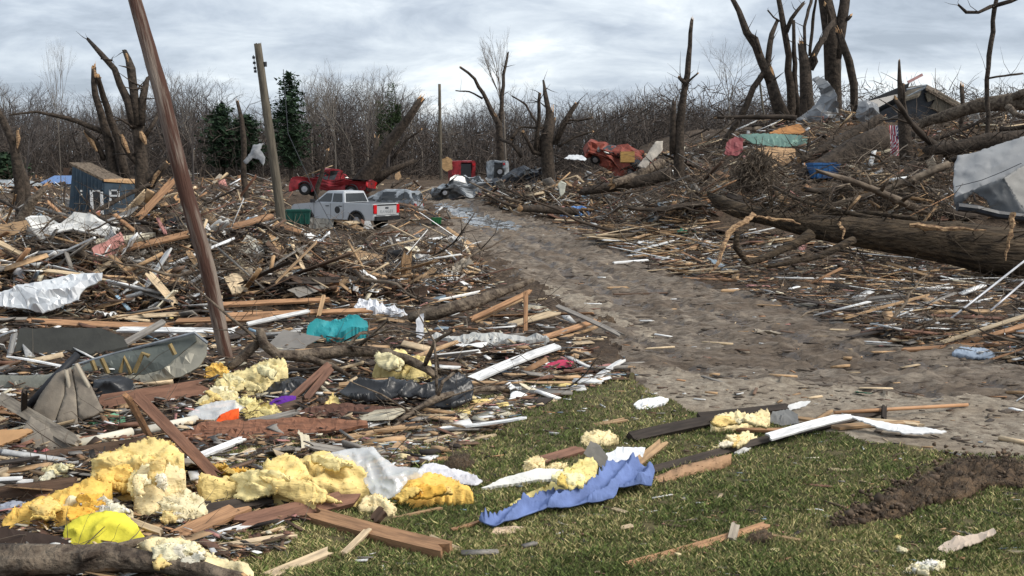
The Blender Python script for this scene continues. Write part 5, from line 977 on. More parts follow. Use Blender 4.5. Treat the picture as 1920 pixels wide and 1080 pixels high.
CL('wood_chip', 'flat pale wood slab on the lawn below the blue cloth', 'wood', [(920, 1000), (930, 990), (965, 986), (983, 988), (965, 1000), (935, 1003)], 12, (.70, .52, .36), .01, 3, material='wood', seed=39, n=40, mode='thick', thick=.03)
CL('straw_strip', 'strip of tan wood fibre lying under the dark beam at right', 'wood fibre', [(1225, 895), (1280, 872), (1350, 855), (1372, 850), (1350, 868), (1290, 885), (1240, 905)], 9, (.40, .25, .15), .04, 6, material='insul', seed=40, n=300)
# grey boat cover at the right edge
cv = empty('covered_boat', at(1850, 400, 30)); tag(cv, 'large grey fabric-covered boat thrown up on the brush at the right edge', 'boat'); b = cv.location
def cvp(nm, poly, tilt, yaw, color, mt='cloth', **k):
    kw = dict(relief=.10, rfreq=.9, n=500, edge=14, rough_edge=1, seed=50, mode='thick', thick=.05); kw.update(k)
    o = slab(nm, '', '', poly, tilt, yaw, color=color, material='tarp', parent=cv, **kw); o.location = o.location-b
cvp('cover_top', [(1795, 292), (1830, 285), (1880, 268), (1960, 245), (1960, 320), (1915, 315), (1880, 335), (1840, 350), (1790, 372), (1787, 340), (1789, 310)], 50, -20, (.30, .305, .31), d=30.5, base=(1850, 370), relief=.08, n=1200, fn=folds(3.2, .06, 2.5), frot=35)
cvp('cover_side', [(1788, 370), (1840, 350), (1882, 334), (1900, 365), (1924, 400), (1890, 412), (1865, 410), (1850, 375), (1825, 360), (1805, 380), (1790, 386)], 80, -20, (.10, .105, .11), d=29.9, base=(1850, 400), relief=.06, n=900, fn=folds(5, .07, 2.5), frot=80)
cvp('end_panel', [(1882, 334), (1916, 312), (1960, 300), (1960, 410), (1924, 402), (1902, 368)], 75, 10, (.33, .32, .30), d=29.7, base=(1920, 400), relief=.04, n=700, fn=folds(3, .03), frot=70)
m = MB(); m.tube([at(x, y, 29.4)-b for x, y in [(1792, 350), (1840, 338), (1880, 322), (1915, 306)]], [.010]*4, 5); m.tube([at(x, y, 29.6)-b for x, y in [(1795, 388), (1830, 392), (1870, 402), (1925, 408)]], [.12]*4, 8); m.build('frame_rail', M['darkpaint'], cv)
# metal sheet wrapped in the tree, roof pieces on the hill
CL('sheet_metal', 'tall grey metal sheet wrapped around the tree cluster', 'metal sheet', [(1489, 226), (1510, 212), (1530, 195), (1540, 178), (1533, 160), (1522, 148), (1535, 143), (1552, 152), (1566, 172), (1572, 200), (1575, 235), (1573, 244), (1545, 240), (1520, 246), (1505, 235)], 80, (.24, .25, .26), .7, .5, (1, 1), d=57, edge=9, material='metal', seed=51, mode='thick', thick=.03, n=110)
CL('sheet_metal', 'crumpled grey metal sheet right of the curved thin trunk', 'metal sheet', [(1604, 218), (1610, 190), (1625, 187), (1645, 195), (1650, 215), (1632, 232), (1615, 230)], 75, (.23, .24, .25), .5, .9, d=55, material='metal', seed=52, mode='thick', thick=.03, n=60)
CL('corrugated_roof', 'green and grey wavy roof sheet on the brush hill', 'roof sheet', [(1386, 252), (1430, 250), (1480, 252), (1516, 256), (1512, 270), (1480, 275), (1445, 274), (1410, 268)], 35, (.14, .24, .20), .12, .9, (3, .3), d=50, material='metal', seed=53, mode='thick', thick=.03, n=300)
CL('plywood', 'orange plywood sheets stacked behind the green roof sheet', 'plywood', [(1442, 250), (1460, 241), (1498, 232), (1511, 245), (1505, 251), (1470, 252)], 50, (.50, .24, .09), .03, 2, d=52, material='wood', seed=54, mode='thick', thick=.05, n=80)
CL('plywood', 'torn tan plywood hanging below the green roof sheet', 'plywood', [(1415, 280), (1440, 276), (1490, 280), (1492, 295), (1470, 312), (1450, 298), (1430, 288)], 45, (.52, .33, .18), .05, 2, d=48, material='wood', seed=55, mode='thick', thick=.04, n=80)
CL('torn_sheet', 'faded red panel scrap left of the green roof sheet', 'panel', [(1358, 290), (1362, 268), (1378, 256), (1394, 262), (1392, 285), (1380, 293)], 60, (.24, .06, .065), .08, 2, d=50, material='sheet', seed=56, mode='thick', thick=.04, n=80)
CL('white_sheet', 'tall pale cloth hanging on a log left of the splintered trunk', 'cloth', [(1195, 312), (1212, 290), (1230, 265), (1243, 264), (1242, 282), (1225, 300), (1210, 315)], 65, (.52, .47, .40), .15, 1, d=50, seed=57, mode='thick', thick=.03, n=120)
CL('white_sheet', 'dirty white cloth draped at the right of the centre pile', 'cloth', [(1046, 345), (1052, 338), (1062, 344), (1058, 362), (1050, 370)], 70, (.50, .50, .42), .1, 1, d=52, seed=58, mode='thick', thick=.03, n=60)
CL('torn_sheet', 'white car roof panel lying behind the many-limbed broken tree', 'panel', [(1058, 298), (1066, 291), (1090, 291), (1100, 298), (1096, 302), (1080, 300)], 40, (.6, .62, .64), .05, 1, d=78, material='sheet', seed=80, mode='thick', thick=.06, n=30)
CL('plywood', 'tan plywood offcut stuck upright left of the red van', 'plywood', [(829, 298), (840, 294), (848, 300), (848, 318), (838, 322), (829, 315)], 85, (.52, .33, .16), .02, 1, d=80, material='wood', seed=59, mode='thick', thick=.06, n=40)
CL('plywood', 'round tan cut-wood face standing over the silver pickup', 'plywood', [(741, 326), (750, 321), (752, 333), (747, 338), (741, 335)], 85, (.55, .36, .20), .02, 1, d=58, material='wood', seed=60, mode='thick', thick=.06, n=30)
CL('white_sheet', 'white sheet snagged high in the brush left of the upright pole', 'cloth', [(456, 302), (468, 288), (474, 272), (494, 268), (488, 280), (497, 296), (494, 312), (486, 300), (474, 296), (462, 308)], 75, (.3, .31, .32), .3, .8, d=58, seed=61, mode='thick', thick=.03, n=120)
CL('torn_sheet', 'square cream panel standing at the foot of the upright pole', 'panel', [(443, 488), (450, 462), (463, 441), (480, 448), (497, 468), (488, 487)], 62, (.62, .60, .52), .03, 1.5, material='sheet', seed=62, mode='thick', thick=.03, n=60)
CL('torn_sheet', 'grey sheet scrap between the left stump and the dark branch', 'panel', [(50, 455), (52, 440), (75, 435), (82, 450), (80, 468), (60, 470)], 60, (.25, .28, .30), .1, 2, material='sheet', seed=63, mode='thick', thick=.02, n=60)
CL('white_cloth', 'white torn curtain hanging below the left stump', 'cloth', [(24, 540), (24, 505), (36, 502), (47, 512), (42, 535), (34, 545)], 70, (.6, .6, .62), .08, 3, seed=64, mode='thick', thick=.02, n=80)
CL('black_bag', 'dark plastic sheet in the brush left of the leaning pole', 'plastic sheet', [(302, 440), (308, 415), (330, 405), (350, 412), (352, 430), (330, 442)], 55, (.03, .032, .036), .15, 1.5, material='black', seed=65, n=200)
CL('blue_rag', 'blue rag hanging in the brush below the shed', 'cloth', [(266, 412), (270, 400), (282, 397), (284, 408), (276, 414)], 60, (.10, .25, .50), .06, 3, d=36, seed=66, mode='thick', thick=.03, n=40)
CL('plywood', 'orange plywood square leaning in front of the shed', 'plywood', [(166, 412), (167, 394), (184, 390), (188, 402), (180, 413)], 75, (.45, .20, .09), .01, 1, d=46, material='wood', seed=67, mode='thick', thick=.04, n=20, smooth=False)
CL('yellow_cabinet', 'yellow-tan wooden cabinet beside the nose-up red car', 'cabinet', [(1164, 304), (1164, 284), (1190, 284), (1190, 304)], 85, (.50, .30, .10), .0, 1, d=76, material='wood', seed=68, mode='thick', thick=.5, n=20, smooth=False, rough_edge=0)
CL('torn_sheet', 'large grey concrete slab in front of the silver pickup door', 'slab', [(580, 427), (583, 408), (612, 410), (626, 414), (622, 430), (600, 431)], 70, (.15, .145, .13), .06, 2, d=47, material='sheet', seed=69, mode='thick', thick=.12, n=60)
CL('torn_sheet', 'small white panel right of the grey slab by the pickup wheel', 'panel', [(682, 428), (684, 414), (694, 414), (700, 430)], 70, (.5, .5, .49), .02, 2, d=48, material='sheet', seed=70, mode='thick', thick=.05, n=20)
CL('bent_gutter', 'bent white vertical siding strip in the middle debris', 'siding', [(781, 632), (780, 600), (788, 590), (795, 588), (794, 600), (795, 630), (790, 636)], 70, (.68, .69, .72), .03, 3, material='sheet', seed=71, mode='thick', thick=.02, n=60)
CL('siding_sheet', 'long torn grey-white siding sheet beside the lawn edge', 'siding', [(800, 635), (850, 630), (920, 630), (1000, 632), (1030, 636), (980, 640), (920, 648), (870, 650), (820, 640)], 16, (.42, .42, .40), .08, 2, (1, 3), material='sheet', seed=72, n=200)
CL('white_bundle', 'bundle of white plastic sheeting left of the bent siding strip', 'plastic sheet', [(664, 578), (675, 565), (700, 565), (712, 572), (740, 578), (765, 590), (755, 594), (720, 588), (695, 585), (672, 584)], 26, (.66, .67, .70), .08, 4, material='sheet', seed=73, n=300)
CL('white_box', 'white plastic box lid lying at the road edge', 'plastic box', [(825, 530), (832, 515), (857, 508), (860, 520), (845, 526)], 40, (.66, .68, .67), .04, 2, material='sheet', seed=74, n=40)
# ================================================================ BOARDS PLACED BY HAND
for a in [
 ('long reddish-brown board leaning up over the insulation heap', 252, 738, .75, 412, 900, .08, .10, 'red', .05, .9),
 ('paler splintered board leaning beside the long reddish-brown one', 238, 742, .65, 280, 818, .05, .09, 'orange', .04, .7),
 ('long dark weathered beam on edge at the left edge behind the insulation', -20, 932, .08, 168, 908, .10, .16, 'brown', .06, 1.2),
 ('brown beam on edge right of the weathered beam', 86, 858, .05, 292, 828, .05, .13, 'brown', .05, 1.1),
 ('wide red-brown beam on edge under the boat hull', 185, 757, .1, 408, 722, .15, .20, 'red', .06, 1.2),
 ('broad orange-brown board under the draped insulation batt', 330, 1008, .02, 462, 948, .12, .17, 'orange', .04, .2),
 ('long dark-edged board under the large insulation batt', 440, 985, .05, 678, 928, .10, .16, 'red', .05, .6),
 ('dark board under the big batt to the left of the plastic film', 372, 960, .05, 520, 935, .08, .12, 'dark', .05, .5),
 ('white painted stick lying below the dark-edged board', 395, 1008, .02, 485, 982, .03, .06, 'white', .04, .3),
 ('long pale lath ending in a torn tip at the bottom', 380, 1032, .02, 558, 1003, .05, .05, 'pale', .03, .3),
 ('pale board pointing to the bottom edge', 495, 1084, .01, 622, 1032, .03, .08, 'pale', .03, .4),
 ('short pale chunk of board above the long pale lath', 492, 1004, .02, 538, 990, .03, .05, 'pale', .03, .3),
 ('pale lath under the yellow pillow', 240, 976, .1, 306, 1000, .08, .06, 'pale', .04, .3),
 ('heavy reddish splintered beam lying on the lawn at bottom centre', 580, 966, .05, 842, 1034, .05, .17, 'orange', .08, .15),
 ('short pale stick crossing the left end of the heavy beam', 641, 1042, .01, 692, 992, .08, .05, 'pale', .03, .3),
 ('short splintered lath at the right end of the heavy beam', 806, 1006, .03, 868, 1034, .01, .04, 'pale', .02, .3),
 ('dark splintered chunk standing on the heavy beam', 700, 978, .05, 722, 952, .16, .09, 'brown', .05, .6),
 ('thin orange stick between the heavy beam and the blue cloth', 845, 994, .01, 900, 978, .02, .03, 'orange', .02, .2),
 ('thin straw-coloured lath on the lawn below the orange insulation', 735, 972, .01, 830, 952, .02, .025, 'tan', .02, .2),
 ('brown board stub beside the insulation tuft on the lawn', 1003, 868, .03, 1092, 842, .04, .12, 'red', .04, .3),
 ('tan board leaning over the white torn panel', 1188, 872, .03, 1247, 826, .10, .10, 'tan', .03, .4),
 ('dark grey beam lying toward the insulation clump', 1182, 822, .05, 1345, 788, .06, .13, 'dark', .07, .6),
 ('dark beam behind the insulation clump at the road edge', 1310, 782, .06, 1480, 764, .06, .10, 'dark', .06, .5),
 ('long dark timber running from the blue cloth to the lawn edge', 1215, 884, .03, 1446, 822, .05, .08, 'dark', .05, .7),
 ('long dark timber continuing across the gravel edge', 1440, 822, .05, 1660, 768, .08, .09, 'dark', .05, .7),
 ('white painted strip on the dark timber at the lawn edge', 1440, 820, .12, 1596, 778, .16, .12, 'white', .02, .35),
 ('upright dark stub at the end of the long dark timber', 1657, 790, .0, 1658, 758, .17, .05, 'dark', .05, .3),
 ('tan board lying on the gravel under the white triangular panel', 1562, 802, .03, 1725, 792, .03, .10, 'tan', .03, .1),
 ('second tan board on the gravel right of the dark stub', 1600, 785, .03, 1735, 797, .03, .08, 'pale', .02, .1),
 ('orange-brown lath across the insulation scraps', 1380, 806, .04, 1500, 806, .04, .05, 'orange', .03, .3),
 ('short tan board at the corner of the dark timber', 1470, 782, .05, 1540, 790, .05, .05, 'tan', .03, .3),
 ('long orange-brown board lying alone on the lower right lawn', 1175, 1062, .01, 1442, 984, .03, .075, 'orange', .035, .3),
 ('small pink-beige rag board bent over the long orange-brown board', 1372, 1012, .02, 1380, 980, .09, .07, 'beige', .02, .3),
 ('thin stick right of the small soil clod', 1446, 1004, .02, 1512, 1016, .01, .03, 'tan', .02, .2),
 ('pale stick on the lawn near the gravel, right of centre', 978, 768, .01, 1042, 750, .02, .05, 'pale', .02, .2),
 ('tan splinter lying at the lawn edge below the black tarp', 868, 772, .01, 945, 745, .02, .06, 'tan', .03, .2),
 ('short pale splinter on the upper lawn', 888, 824, .01, 932, 815, .02, .04, 'pale', .02, .2),
 ('small pale chunk on the upper lawn left of the long pale stick', 932, 782, .01, 958, 775, .02, .05, 'cream', .04, .2),
 ('orange-tan pointed board on the lawn above the insulation lump', 1108, 798, .01, 1176, 786, .03, .09, 'tan', .02, .1),
 ('short white stick on the lawn right of the fibre strip', 1380, 852, .01, 1404, 840, .02, .05, 'white', .03, .2),
 ('small board stub lying below the blue cloth, right of the flat slab', 1148, 954, .01, 1180, 964, .02, .04, 'pale', .02, .2),
 ('bent tan piece of wood on the right lawn', 1163, 992, .01, 1188, 986, .03, .04, 'pale', .03, .5),
 ('red-brown board leaning against the shaggy insulation', 540, 752, .03, 618, 682, .3, .09, 'red', .03, .4),
 ('second red-brown board leaning beside the first near the black tarp', 572, 750, .03, 622, 690, .28, .09, 'red', .03, .4),
 ('tan board lying behind the black tarp', 635, 722, .1, 740, 712, .12, .08, 'tan', .03, .3),
 ('long white board pointing to the road from the lawn edge', 880, 714, .06, 1048, 648, .12, .17, 'white', .03, .25),
 ('thin tan board along the lawn edge below the long white one', 880, 718, .05, 1076, 718, .03, .06, 'tan', .03, .3),
 ('short tan board beside the black tarp end', 795, 830, .02, 880, 806, .03, .05, 'pale', .02, .2),
 ('tan plank at the lawn edge under the reddish panel', 640, 822, .03, 765, 800, .04, .12, 'tan', .03, .1),
 ('thin pale lath on the reddish panel', 700, 808, .08, 792, 800, .08, .04, 'tan', .02, .2),
 ('grey-brown long plank between plastic film and reddish panel', 465, 792, .1, 560, 772, .13, .13, 'grey', .03, .1),
 ('pale stick on the near edge of the reddish panel', 425, 865, .03, 475, 842, .05, .05, 'pale', .03, .2),
 ('white torn board left of the pale stick behind the insulation', 355, 862, .04, 457, 822, .06, .08, 'white', .03, .3),
 ('orange splintered boards leaning out to the road, upper one', 1022, 632, .05, 1122, 600, .2, .12, 'orange', .03, .3),
 ('orange splintered boards leaning out to the road, lower one', 1030, 640, .03, 1120, 612, .05, .06, 'tan', .03, .3),
 ('small upright brown post at the near edge of the road', 985, 622, 0, 986, 542, .75, .07, 'orange', .07, .2),
 ('tan board propped under the split log', 880, 600, .1, 998, 545, .55, .10, 'orange', .04, .5),
 ('second tan board propped beside the post', 890, 604, .05, 980, 560, .35, .08, 'tan', .03, .5),
 ('long tan board in the middle debris below the shaggy insulation branch', 560, 660, .15, 735, 650, .12, .2, 'tan', .03, .1),
 ('long tan board pointing right past the looping branch', 730, 690, .1, 860, 640, .2, .07, 'tan', .03, .3),
 ('long brown board lying across the middle left in front of the pole', 50, 602, .08, 330, 612, .08, .14, 'orange', .05, .6),
 ('long white-painted board lying right of the wall panel', 222, 618, .1, 442, 622, .1, .13, 'white', .04, .5),
 ('long tan board behind the white-painted one', 330, 602, .15, 500, 598, .15, .12, 'orange', .04, .5),
 ('grey weathered plank leaning on the long brown board', 232, 645, .1, 310, 602, .35, .13, 'grey', .04, .3),
 ('long brown board right of the leaning pole', 410, 572, .2, 620, 562, .2, .12, 'orange', .05, .5),
 ('second long brown board right of the leaning pole', 418, 592, .12, 700, 582, .12, .12, 'orange', .05, .5),
 ('white crooked board right of the leaning pole', 462, 608, .1, 584, 582, .2, .11, 'white', .03, .3),
 ('short tan board standing right of the white crooked one', 597, 595, .05, 608, 552, .45, .08, 'tan', .03, .3),
 ('long white board leaning steeply in the left brush heap', 262, 556, .1, 322, 462, 1.1, .14, 'white', .04, .4),
 ('second white board leaning on the left brush heap', 350, 535, .2, 380, 515, .4, .10, 'white', .03, .4),
 ('pinkish board sticking up left of the leaning pole', 294, 408, .9, 313, 442, .5, .22, 'pink', .03, .2),
 ('long orange-brown beam across the left brush heap', 222, 468, .5, 355, 438, .8, .2, 'orange', .05, .5),
 ('orange board left of the upright pole', 425, 428, .4, 512, 403, .7, .22, 'orange', .04, .3),
 ('pale debarked timber in the left brush heap', 180, 455, .4, 300, 440, .5, .2, 'cream', .08, .4),
 ('reddish board right of the pinkish board', 352, 470, .5, 372, 500, .4, .12, 'tan', .03, .4),
 ('tan board resting against the silver pickup', 601, 400, .6, 680, 432, .1, .35, 'tan', .06, .3),
 ('pale board lying by the pickup wheel', 650, 418, .4, 680, 415, .4, .3, 'pale', .05, .3),
 ('white board at the road edge behind the pickup', 785, 380, .1, 803, 366, .7, .12, 'white', .05, .3),
 ('white curb strip lying beside the road left of centre', 808, 450, .03, 850, 445, .03, .25, 'white', .08, .2),
 ('long tan board at the right road edge in front of the trunk', 1280, 522, .03, 1442, 526, .03, .13, 'orange', .04, .2),
 ('longer tan board in front of the great trunk', 1350, 545, .03, 1590, 535, .03, .12, 'tan', .04, .2),
 ('white pipe lying in front of the great trunk', 1720, 542, .03, 1790, 540, .03, .12, 'white', .06, .2),
 ('white board lying below the white pipe', 1787, 565, .03, 1840, 567, .03, .12, 'white', .04, .2),
 ('long orange-brown board at the right edge', 1775, 650, .03, 1935, 606, .15, .10, 'orange', .04, .3),
 ('long flat tan board right of the road', 1690, 656, .02, 1910, 642, .04, .12, 'orange', .03, .2),
 ('wide tan board near the metal poles', 1745, 585, .05, 1895, 585, .05, .16, 'tan', .04, .2),
 ('brown board below the wide tan one', 1745, 592, .04, 1885, 598, .04, .12, 'red', .04, .2),
 ('white strip lying in the road side litter at right of centre', 1150, 493, .02, 1222, 487, .02, .12, 'white', .04, .2),
 ('short orange board lying on the muddy road', 1138, 540, .02, 1180, 539, .02, .12, 'tan', .03, .2),
 ('thin dark stick lying on the muddy road', 1042, 520, .02, 1078, 517, .02, .06, 'dark', .03, .2),
 ('long dark stick lying across the muddy road', 1150, 552, .02, 1290, 547, .02, .05, 'brown', .03, .2),
 ('tan chip on the muddy road near its right edge', 1555, 618, .02, 1592, 619, .02, .08, 'pale', .02, .2),
 ('long tan boards stacked at the right road edge, far one', 1040, 412, .1, 1110, 416, .1, .2, 'pale', .06, .2),
 ('grey sheet propped in the centre pile', 1118, 407, .3, 1165, 385, 1.2, .25, 'grey', .05, .3),
 ('long pale board sloping up to the brush hill', 1160, 385, .9, 1290, 330, 1.9, .12, 'grey', .05, .3)]:
    B(*a)
# ================================================================ SCATTERED DEBRIS
LM = [(60, 540, 'beside the crumpled white metal sheet'), (45, 440, 'near the tall left stump'), (180, 400, 'in front of the blue-grey shed'), (300, 480, 'on the left brush heap'), (405, 560, 'behind the leaning pole'), (430, 690, 'at the leaning pole foot'), (120, 640, 'beside the dark wall panel'), (300, 680, 'beside the camouflage hull'), (110, 770, 'near the beige padded panel'), (530, 440, 'at the upright pole foot'), (560, 520, 'right of the upright pole'), (640, 420, 'near the silver pickup'), (640, 345, 'near the red pickup'), (740, 480, 'in the brush left of the road'), (630, 615, 'near the teal shell'), (880, 570, 'near the split log'), (1000, 600, 'near the small upright post'), (950, 680, 'near the long white board'), (760, 720, 'near the black tarp'), (600, 800, 'near the wide reddish panel'), (430, 760, 'near the orange rag'), (250, 900, 'by the left insulation heap'), (550, 920, 'by the draped insulation batt'), (400, 1030, 'at the bottom edge left of centre'), (800, 900, 'near the clear plastic film'), (1060, 940, 'beside the blue cloth'), (1000, 800, 'on the upper lawn'), (1400, 800, 'near the right insulation clump'), (1400, 930, 'on the right lawn'), (1300, 1030, 'near the lone orange-brown board'), (1700, 930, 'near the torn turf'), (860, 380, 'at the far road end'), (950, 375, 'on the centre pile'), (1080, 360, 'below the many-limbed tree'), (1180, 430, 'at the right road edge'), (1300, 360, 'at the left foot of the hill'), (1420, 340, 'by the brown root ball'), (1400, 460, 'at the left end of the great trunk'), (1600, 500, 'in front of the great trunk'), (1850, 580, 'near the leaning metal poles'), (1800, 650, 'beside the long right boards'), (1540, 345, 'near the blue bin'), (1700, 320, 'near the flag stump'), (1600, 290, 'around the thick hill log'), (1850, 300, 'behind the grey boat cover'), (1850, 210, 'along the skyline trunk'), (1700, 210, 'near the collapsed dark house'), (1450, 260, 'near the green roof sheet'), (1300, 300, 'below the splintered trunk'), (1640, 380, 'on the slope behind the great trunk'), (1150, 600, 'on the muddy road'), (1400, 600, 'on the muddy road right half'), (1300, 700, 'on the gravel'), (1700, 780, 'on the gravel at right')]
def clear(p, d, zslack=45):
    """does a piece from p along d leave the things of the photograph visible?"""
    q0 = proj(p)
    for t in [k/14 for k in range(-7, 8)]:
        x, y = proj(p+d*t)
        if y < q0[1]-zslack or (x > 1690 and y < 185) or (x > 1250 and y < 205): return False
        for a_, b_, c_, e_ in HERO:
            mx_, my_ = (c_-a_)*.12, (e_-b_)*.12
            if a_+mx_ < x < c_-mx_ and b_+my_ < y < e_-my_: return False
    if sum(kept(*proj(p+d*t)) for t in (-.4, -.2, 0, .2, .4)) > 1: return False
    return True
def lm(x, y): return min(LM, key=lambda t: math.hypot((t[0]-x), (t[1]-y)*1.8))[2]
REG = {'L': [(-260, 400), (0, 395), (200, 400), (420, 420), (560, 440), (700, 448), (860, 470), (940, 530), (1120, 635), (1110, 680), (860, 765), (790, 800), (660, 840), (700, 900), (600, 950), (520, 1040), (300, 1085), (-260, 1085)],
 'LM': [(-240, 405), (560, 425), (860, 465), (930, 530), (800, 560), (400, 585), (-240, 600)],
 'BACK': [(-200, 345), (560, 330), (700, 335), (790, 350), (800, 400), (850, 420), (700, 440), (540, 430), (-200, 420)],
 'CP': [(880, 350), (1000, 325), (1120, 300), (1280, 290), (1340, 340), (1340, 420), (1200, 430), (1060, 420), (960, 400), (900, 380)],
 'RE': [(1030, 410), (1300, 400), (1360, 520), (1300, 528), (1180, 470), (1060, 428)],
 'HILL': [(1280, 280), (1360, 260), (1480, 235), (1600, 215), (1700, 190), (1930, 180), (2200, 180), (2200, 470), (1930, 430), (1790, 400), (1780, 440), (1420, 400), (1340, 380), (1300, 330)],
 'RT': [(1300, 440), (1400, 430), (1900, 520), (2200, 520), (2200, 710), (1930, 680), (1700, 650), (1500, 580), (1310, 530)],
 'LAWN': [(860, 790), (1050, 700), (1150, 690), (1300, 770), (1920, 860), (2200, 880), (2200, 1080), (620, 1080), (700, 950), (800, 860)],
 'ROAD': [(940, 500), (860, 440), (830, 380), (900, 376), (1060, 430), (1300, 530), (1700, 630), (1920, 660), (1920, 850), (1500, 800), (1230, 740), (1130, 640)],
 'LE': [(640, 830), (860, 770), (1100, 680), (1180, 700), (1000, 760), (860, 840), (760, 880), (700, 900)]}
def sample(n, weights):
    ks = list(weights); tot = sum(weights.values()); out = []
    for k in ks:
        P_ = REG[k]; m_ = int(round(n*weights[k]/tot)); bx = (min(p[0] for p in P_), max(p[0] for p in P_), min(p[1] for p in P_), max(p[1] for p in P_)); got = []
        while len(got) < m_:
            q = np.stack([nrg.uniform(bx[0], bx[1], m_*2), nrg.uniform(bx[2], bx[3], m_*2)], 1); ok = inside_n(q[:, 0], q[:, 1], P_); got += [(a[0], a[1], k) for a in q[ok]]
        out += got[:m_]
    P = Gn(np.array([o[0] for o in out]), np.array([o[1] for o in out])); ok = P[:, 1] < 105; return [o for o, q in zip(out, ok) if q], P[ok]
ZUP = {'L': .12, 'LM': .55, 'BACK': .7, 'CP': .7, 'RE': .05, 'HILL': .7, 'RT': .12, 'LAWN': 0, 'ROAD': 0, 'LE': .03}
PIT = {'L': 10, 'LM': 24, 'BACK': 25, 'CP': 24, 'RE': 5, 'HILL': 22, 'RT': 8, 'LAWN': 3, 'ROAD': 2, 'LE': 5}
H0 = [(530, 340, 758, 428), (124, 306, 248, 396), (1662, 232, 1692, 292), (1513, 318, 1572, 352), (960, 300, 1200, 305), (840, 298, 945, 332)]
def veil(out, P):
    """keep fine debris from burying the few things that stand clear of it"""
    x = np.array([o[0] for o in out]); y = np.array([o[1] for o in out]); bad = np.zeros(len(x), bool)
    for a, b, c, d in H0: bad |= (x > a) & (x < c) & (y > b) & (y < d+34) & (nrg.uniform(0, 1, len(x)) < np.where(y < d, .97, .75))
    bad |= np.array([kept(a_, b_) for a_, b_ in zip(x, y)]) & (nrg.uniform(0, 1, len(x)) < .6)
    return [o for o, q in zip(out, bad) if not q], P[~bad]
def pick(rg, items): 
    t = rg.random()*sum(w for _, w in items)
    for k, w in items:
        t -= w
        if t <= 0: return k
    return items[-1][0]
WOODC = [('tan', 8), ('pale', 7), ('orange', 4), ('red', 3), ('brown', 5), ('dark', 5), ('grey', 6), ('white', 6)]
def box_cloud(name, P, L_, W_, T_, az, pitch, roll, cols, material, wob=0):
    n = len(P); s = np.array([[x, y, z] for x in (-.5, .5) for y in (-.5, .5) for z in (-.5, .5)]); c = s[None]*np.stack([L_, W_, T_], 1)[:, None, :]
    if wob: c = c+nrg.normal(0, 1, c.shape)*wob*np.stack([L_, W_, W_*.8], 1)[:, None, :]
    cr_, sr = np.cos(roll)[:, None], np.sin(roll)[:, None]; y, z = c[..., 1]*cr_-c[..., 2]*sr, c[..., 1]*sr+c[..., 2]*cr_; x = c[..., 0]
    cp_, sp_ = np.cos(pitch)[:, None], np.sin(pitch)[:, None]; x, z = x*cp_-z*sp_, x*sp_+z*cp_
    ca, sa = np.cos(az)[:, None], np.sin(az)[:, None]; x, y = x*ca-y*sa, x*sa+y*ca
    V = np.stack([x, y, z], -1)+P[:, None, :]; f = np.array([(0, 1, 3, 2), (4, 6, 7, 5), (0, 4, 5, 1), (2, 3, 7, 6), (0, 2, 6, 4), (1, 5, 7, 3)]); Fc = (np.arange(n)*8)[:, None, None]+f[None]
    return bulk(name, V.reshape(-1, 3), Fc.reshape(-1, 4), [material], cols=np.repeat(cols, 6, 0))
# --- boards
out_, P = sample(4900, {'L': 4.6, 'LM': 2.6, 'BACK': 2.2, 'CP': 2.6, 'RE': 2.8, 'HILL': 2.4, 'RT': 3.0, 'LAWN': .03, 'ROAD': .3, 'LE': .9}); rows = []; rg = random.Random(55)
for (px, py, k), p in zip(out_, P):
    L_ = min(3.6, max(.2, rg.lognormvariate(-.35, .6))); L_ *= {'LAWN': .35, 'ROAD': .45, 'LE': .7, 'LM': 1.3, 'HILL': 1.2}.get(k, 1); w = rg.choice([.04, .05, .09, .09, .14, .18]); 
    if k in ('LAWN', 'ROAD'): w = min(w, .06)
    if p[1] < 11: L_ = min(L_, .9); w = min(w, .10)
    t = rg.choice([.015, .02, .038]); az = rg.gauss(0, .55)+(math.pi if rg.random() < .5 else 0); pit = R(rg.gauss(0, PIT[k])); z = p[2]+abs(math.sin(pit))*L_*.4+rg.random()*ZUP[k]+.02; c = pick(rg, WOODC if k != 'RE' else [('tan', 6), ('pale', 8), ('orange', 4), ('white', 4), ('brown', 2)])
    if not clear(Vector((p[0], p[1], z)), Vector((math.cos(az), math.sin(az), math.sin(pit)))*L_): continue
    rows.append((L_*w**.5*F/p[1], px, py, Vector((p[0], p[1], z)), L_, w, t, az, pit, c, rg.uniform(-.8, .8) if k in ('L', 'LM', 'HILL', 'CP', 'BACK') else rg.uniform(-.2, .2)))
rows.sort(key=lambda r: -r[0]); pend = []
nb_ = 300-sum(1 for o in bpy.data.objects if o.name.startswith('board') and not o.parent)
for r in rows[:nb_]:
    _, px, py, p, L_, w, t, az, pit, c, roll = r
    o = board_mb(L_, w, t, rg, .6).build('board', M['wood'], loc=p, rot=(Matrix.Rotation(az, 3, 'Z')@Matrix.Rotation(-pit, 3, 'Y')@Matrix.Rotation(roll, 3, 'X')).to_euler()); o.color = shade(C[c], rg, .3)
    tag(o, None, 'board', 'loose splintered boards in the debris'); pend.append((o, '%s %s%s board %s' % ('long' if L_ > 1.3 else 'short' if L_ < .6 else 'medium', 'tilted ' if abs(pit) > .3 else '', CN[c], lm(px, py))))
finish_labels(pend, 'board')
rs = rows[nb_:]
cols = np.array([shade(C[r[9]], rg, .3)[:3] for r in rs]); A_ = lambda i: np.array([r[i] for r in rs])
tag(box_cloud('splintered_boards', np.array([tuple(r[3]) for r in rs]), A_(4), A_(5), A_(6), A_(7), A_(8), A_(10), cols, M['tint'], .03), 'countless smaller boards and laths strewn through the debris', 'boards', kind='stuff')
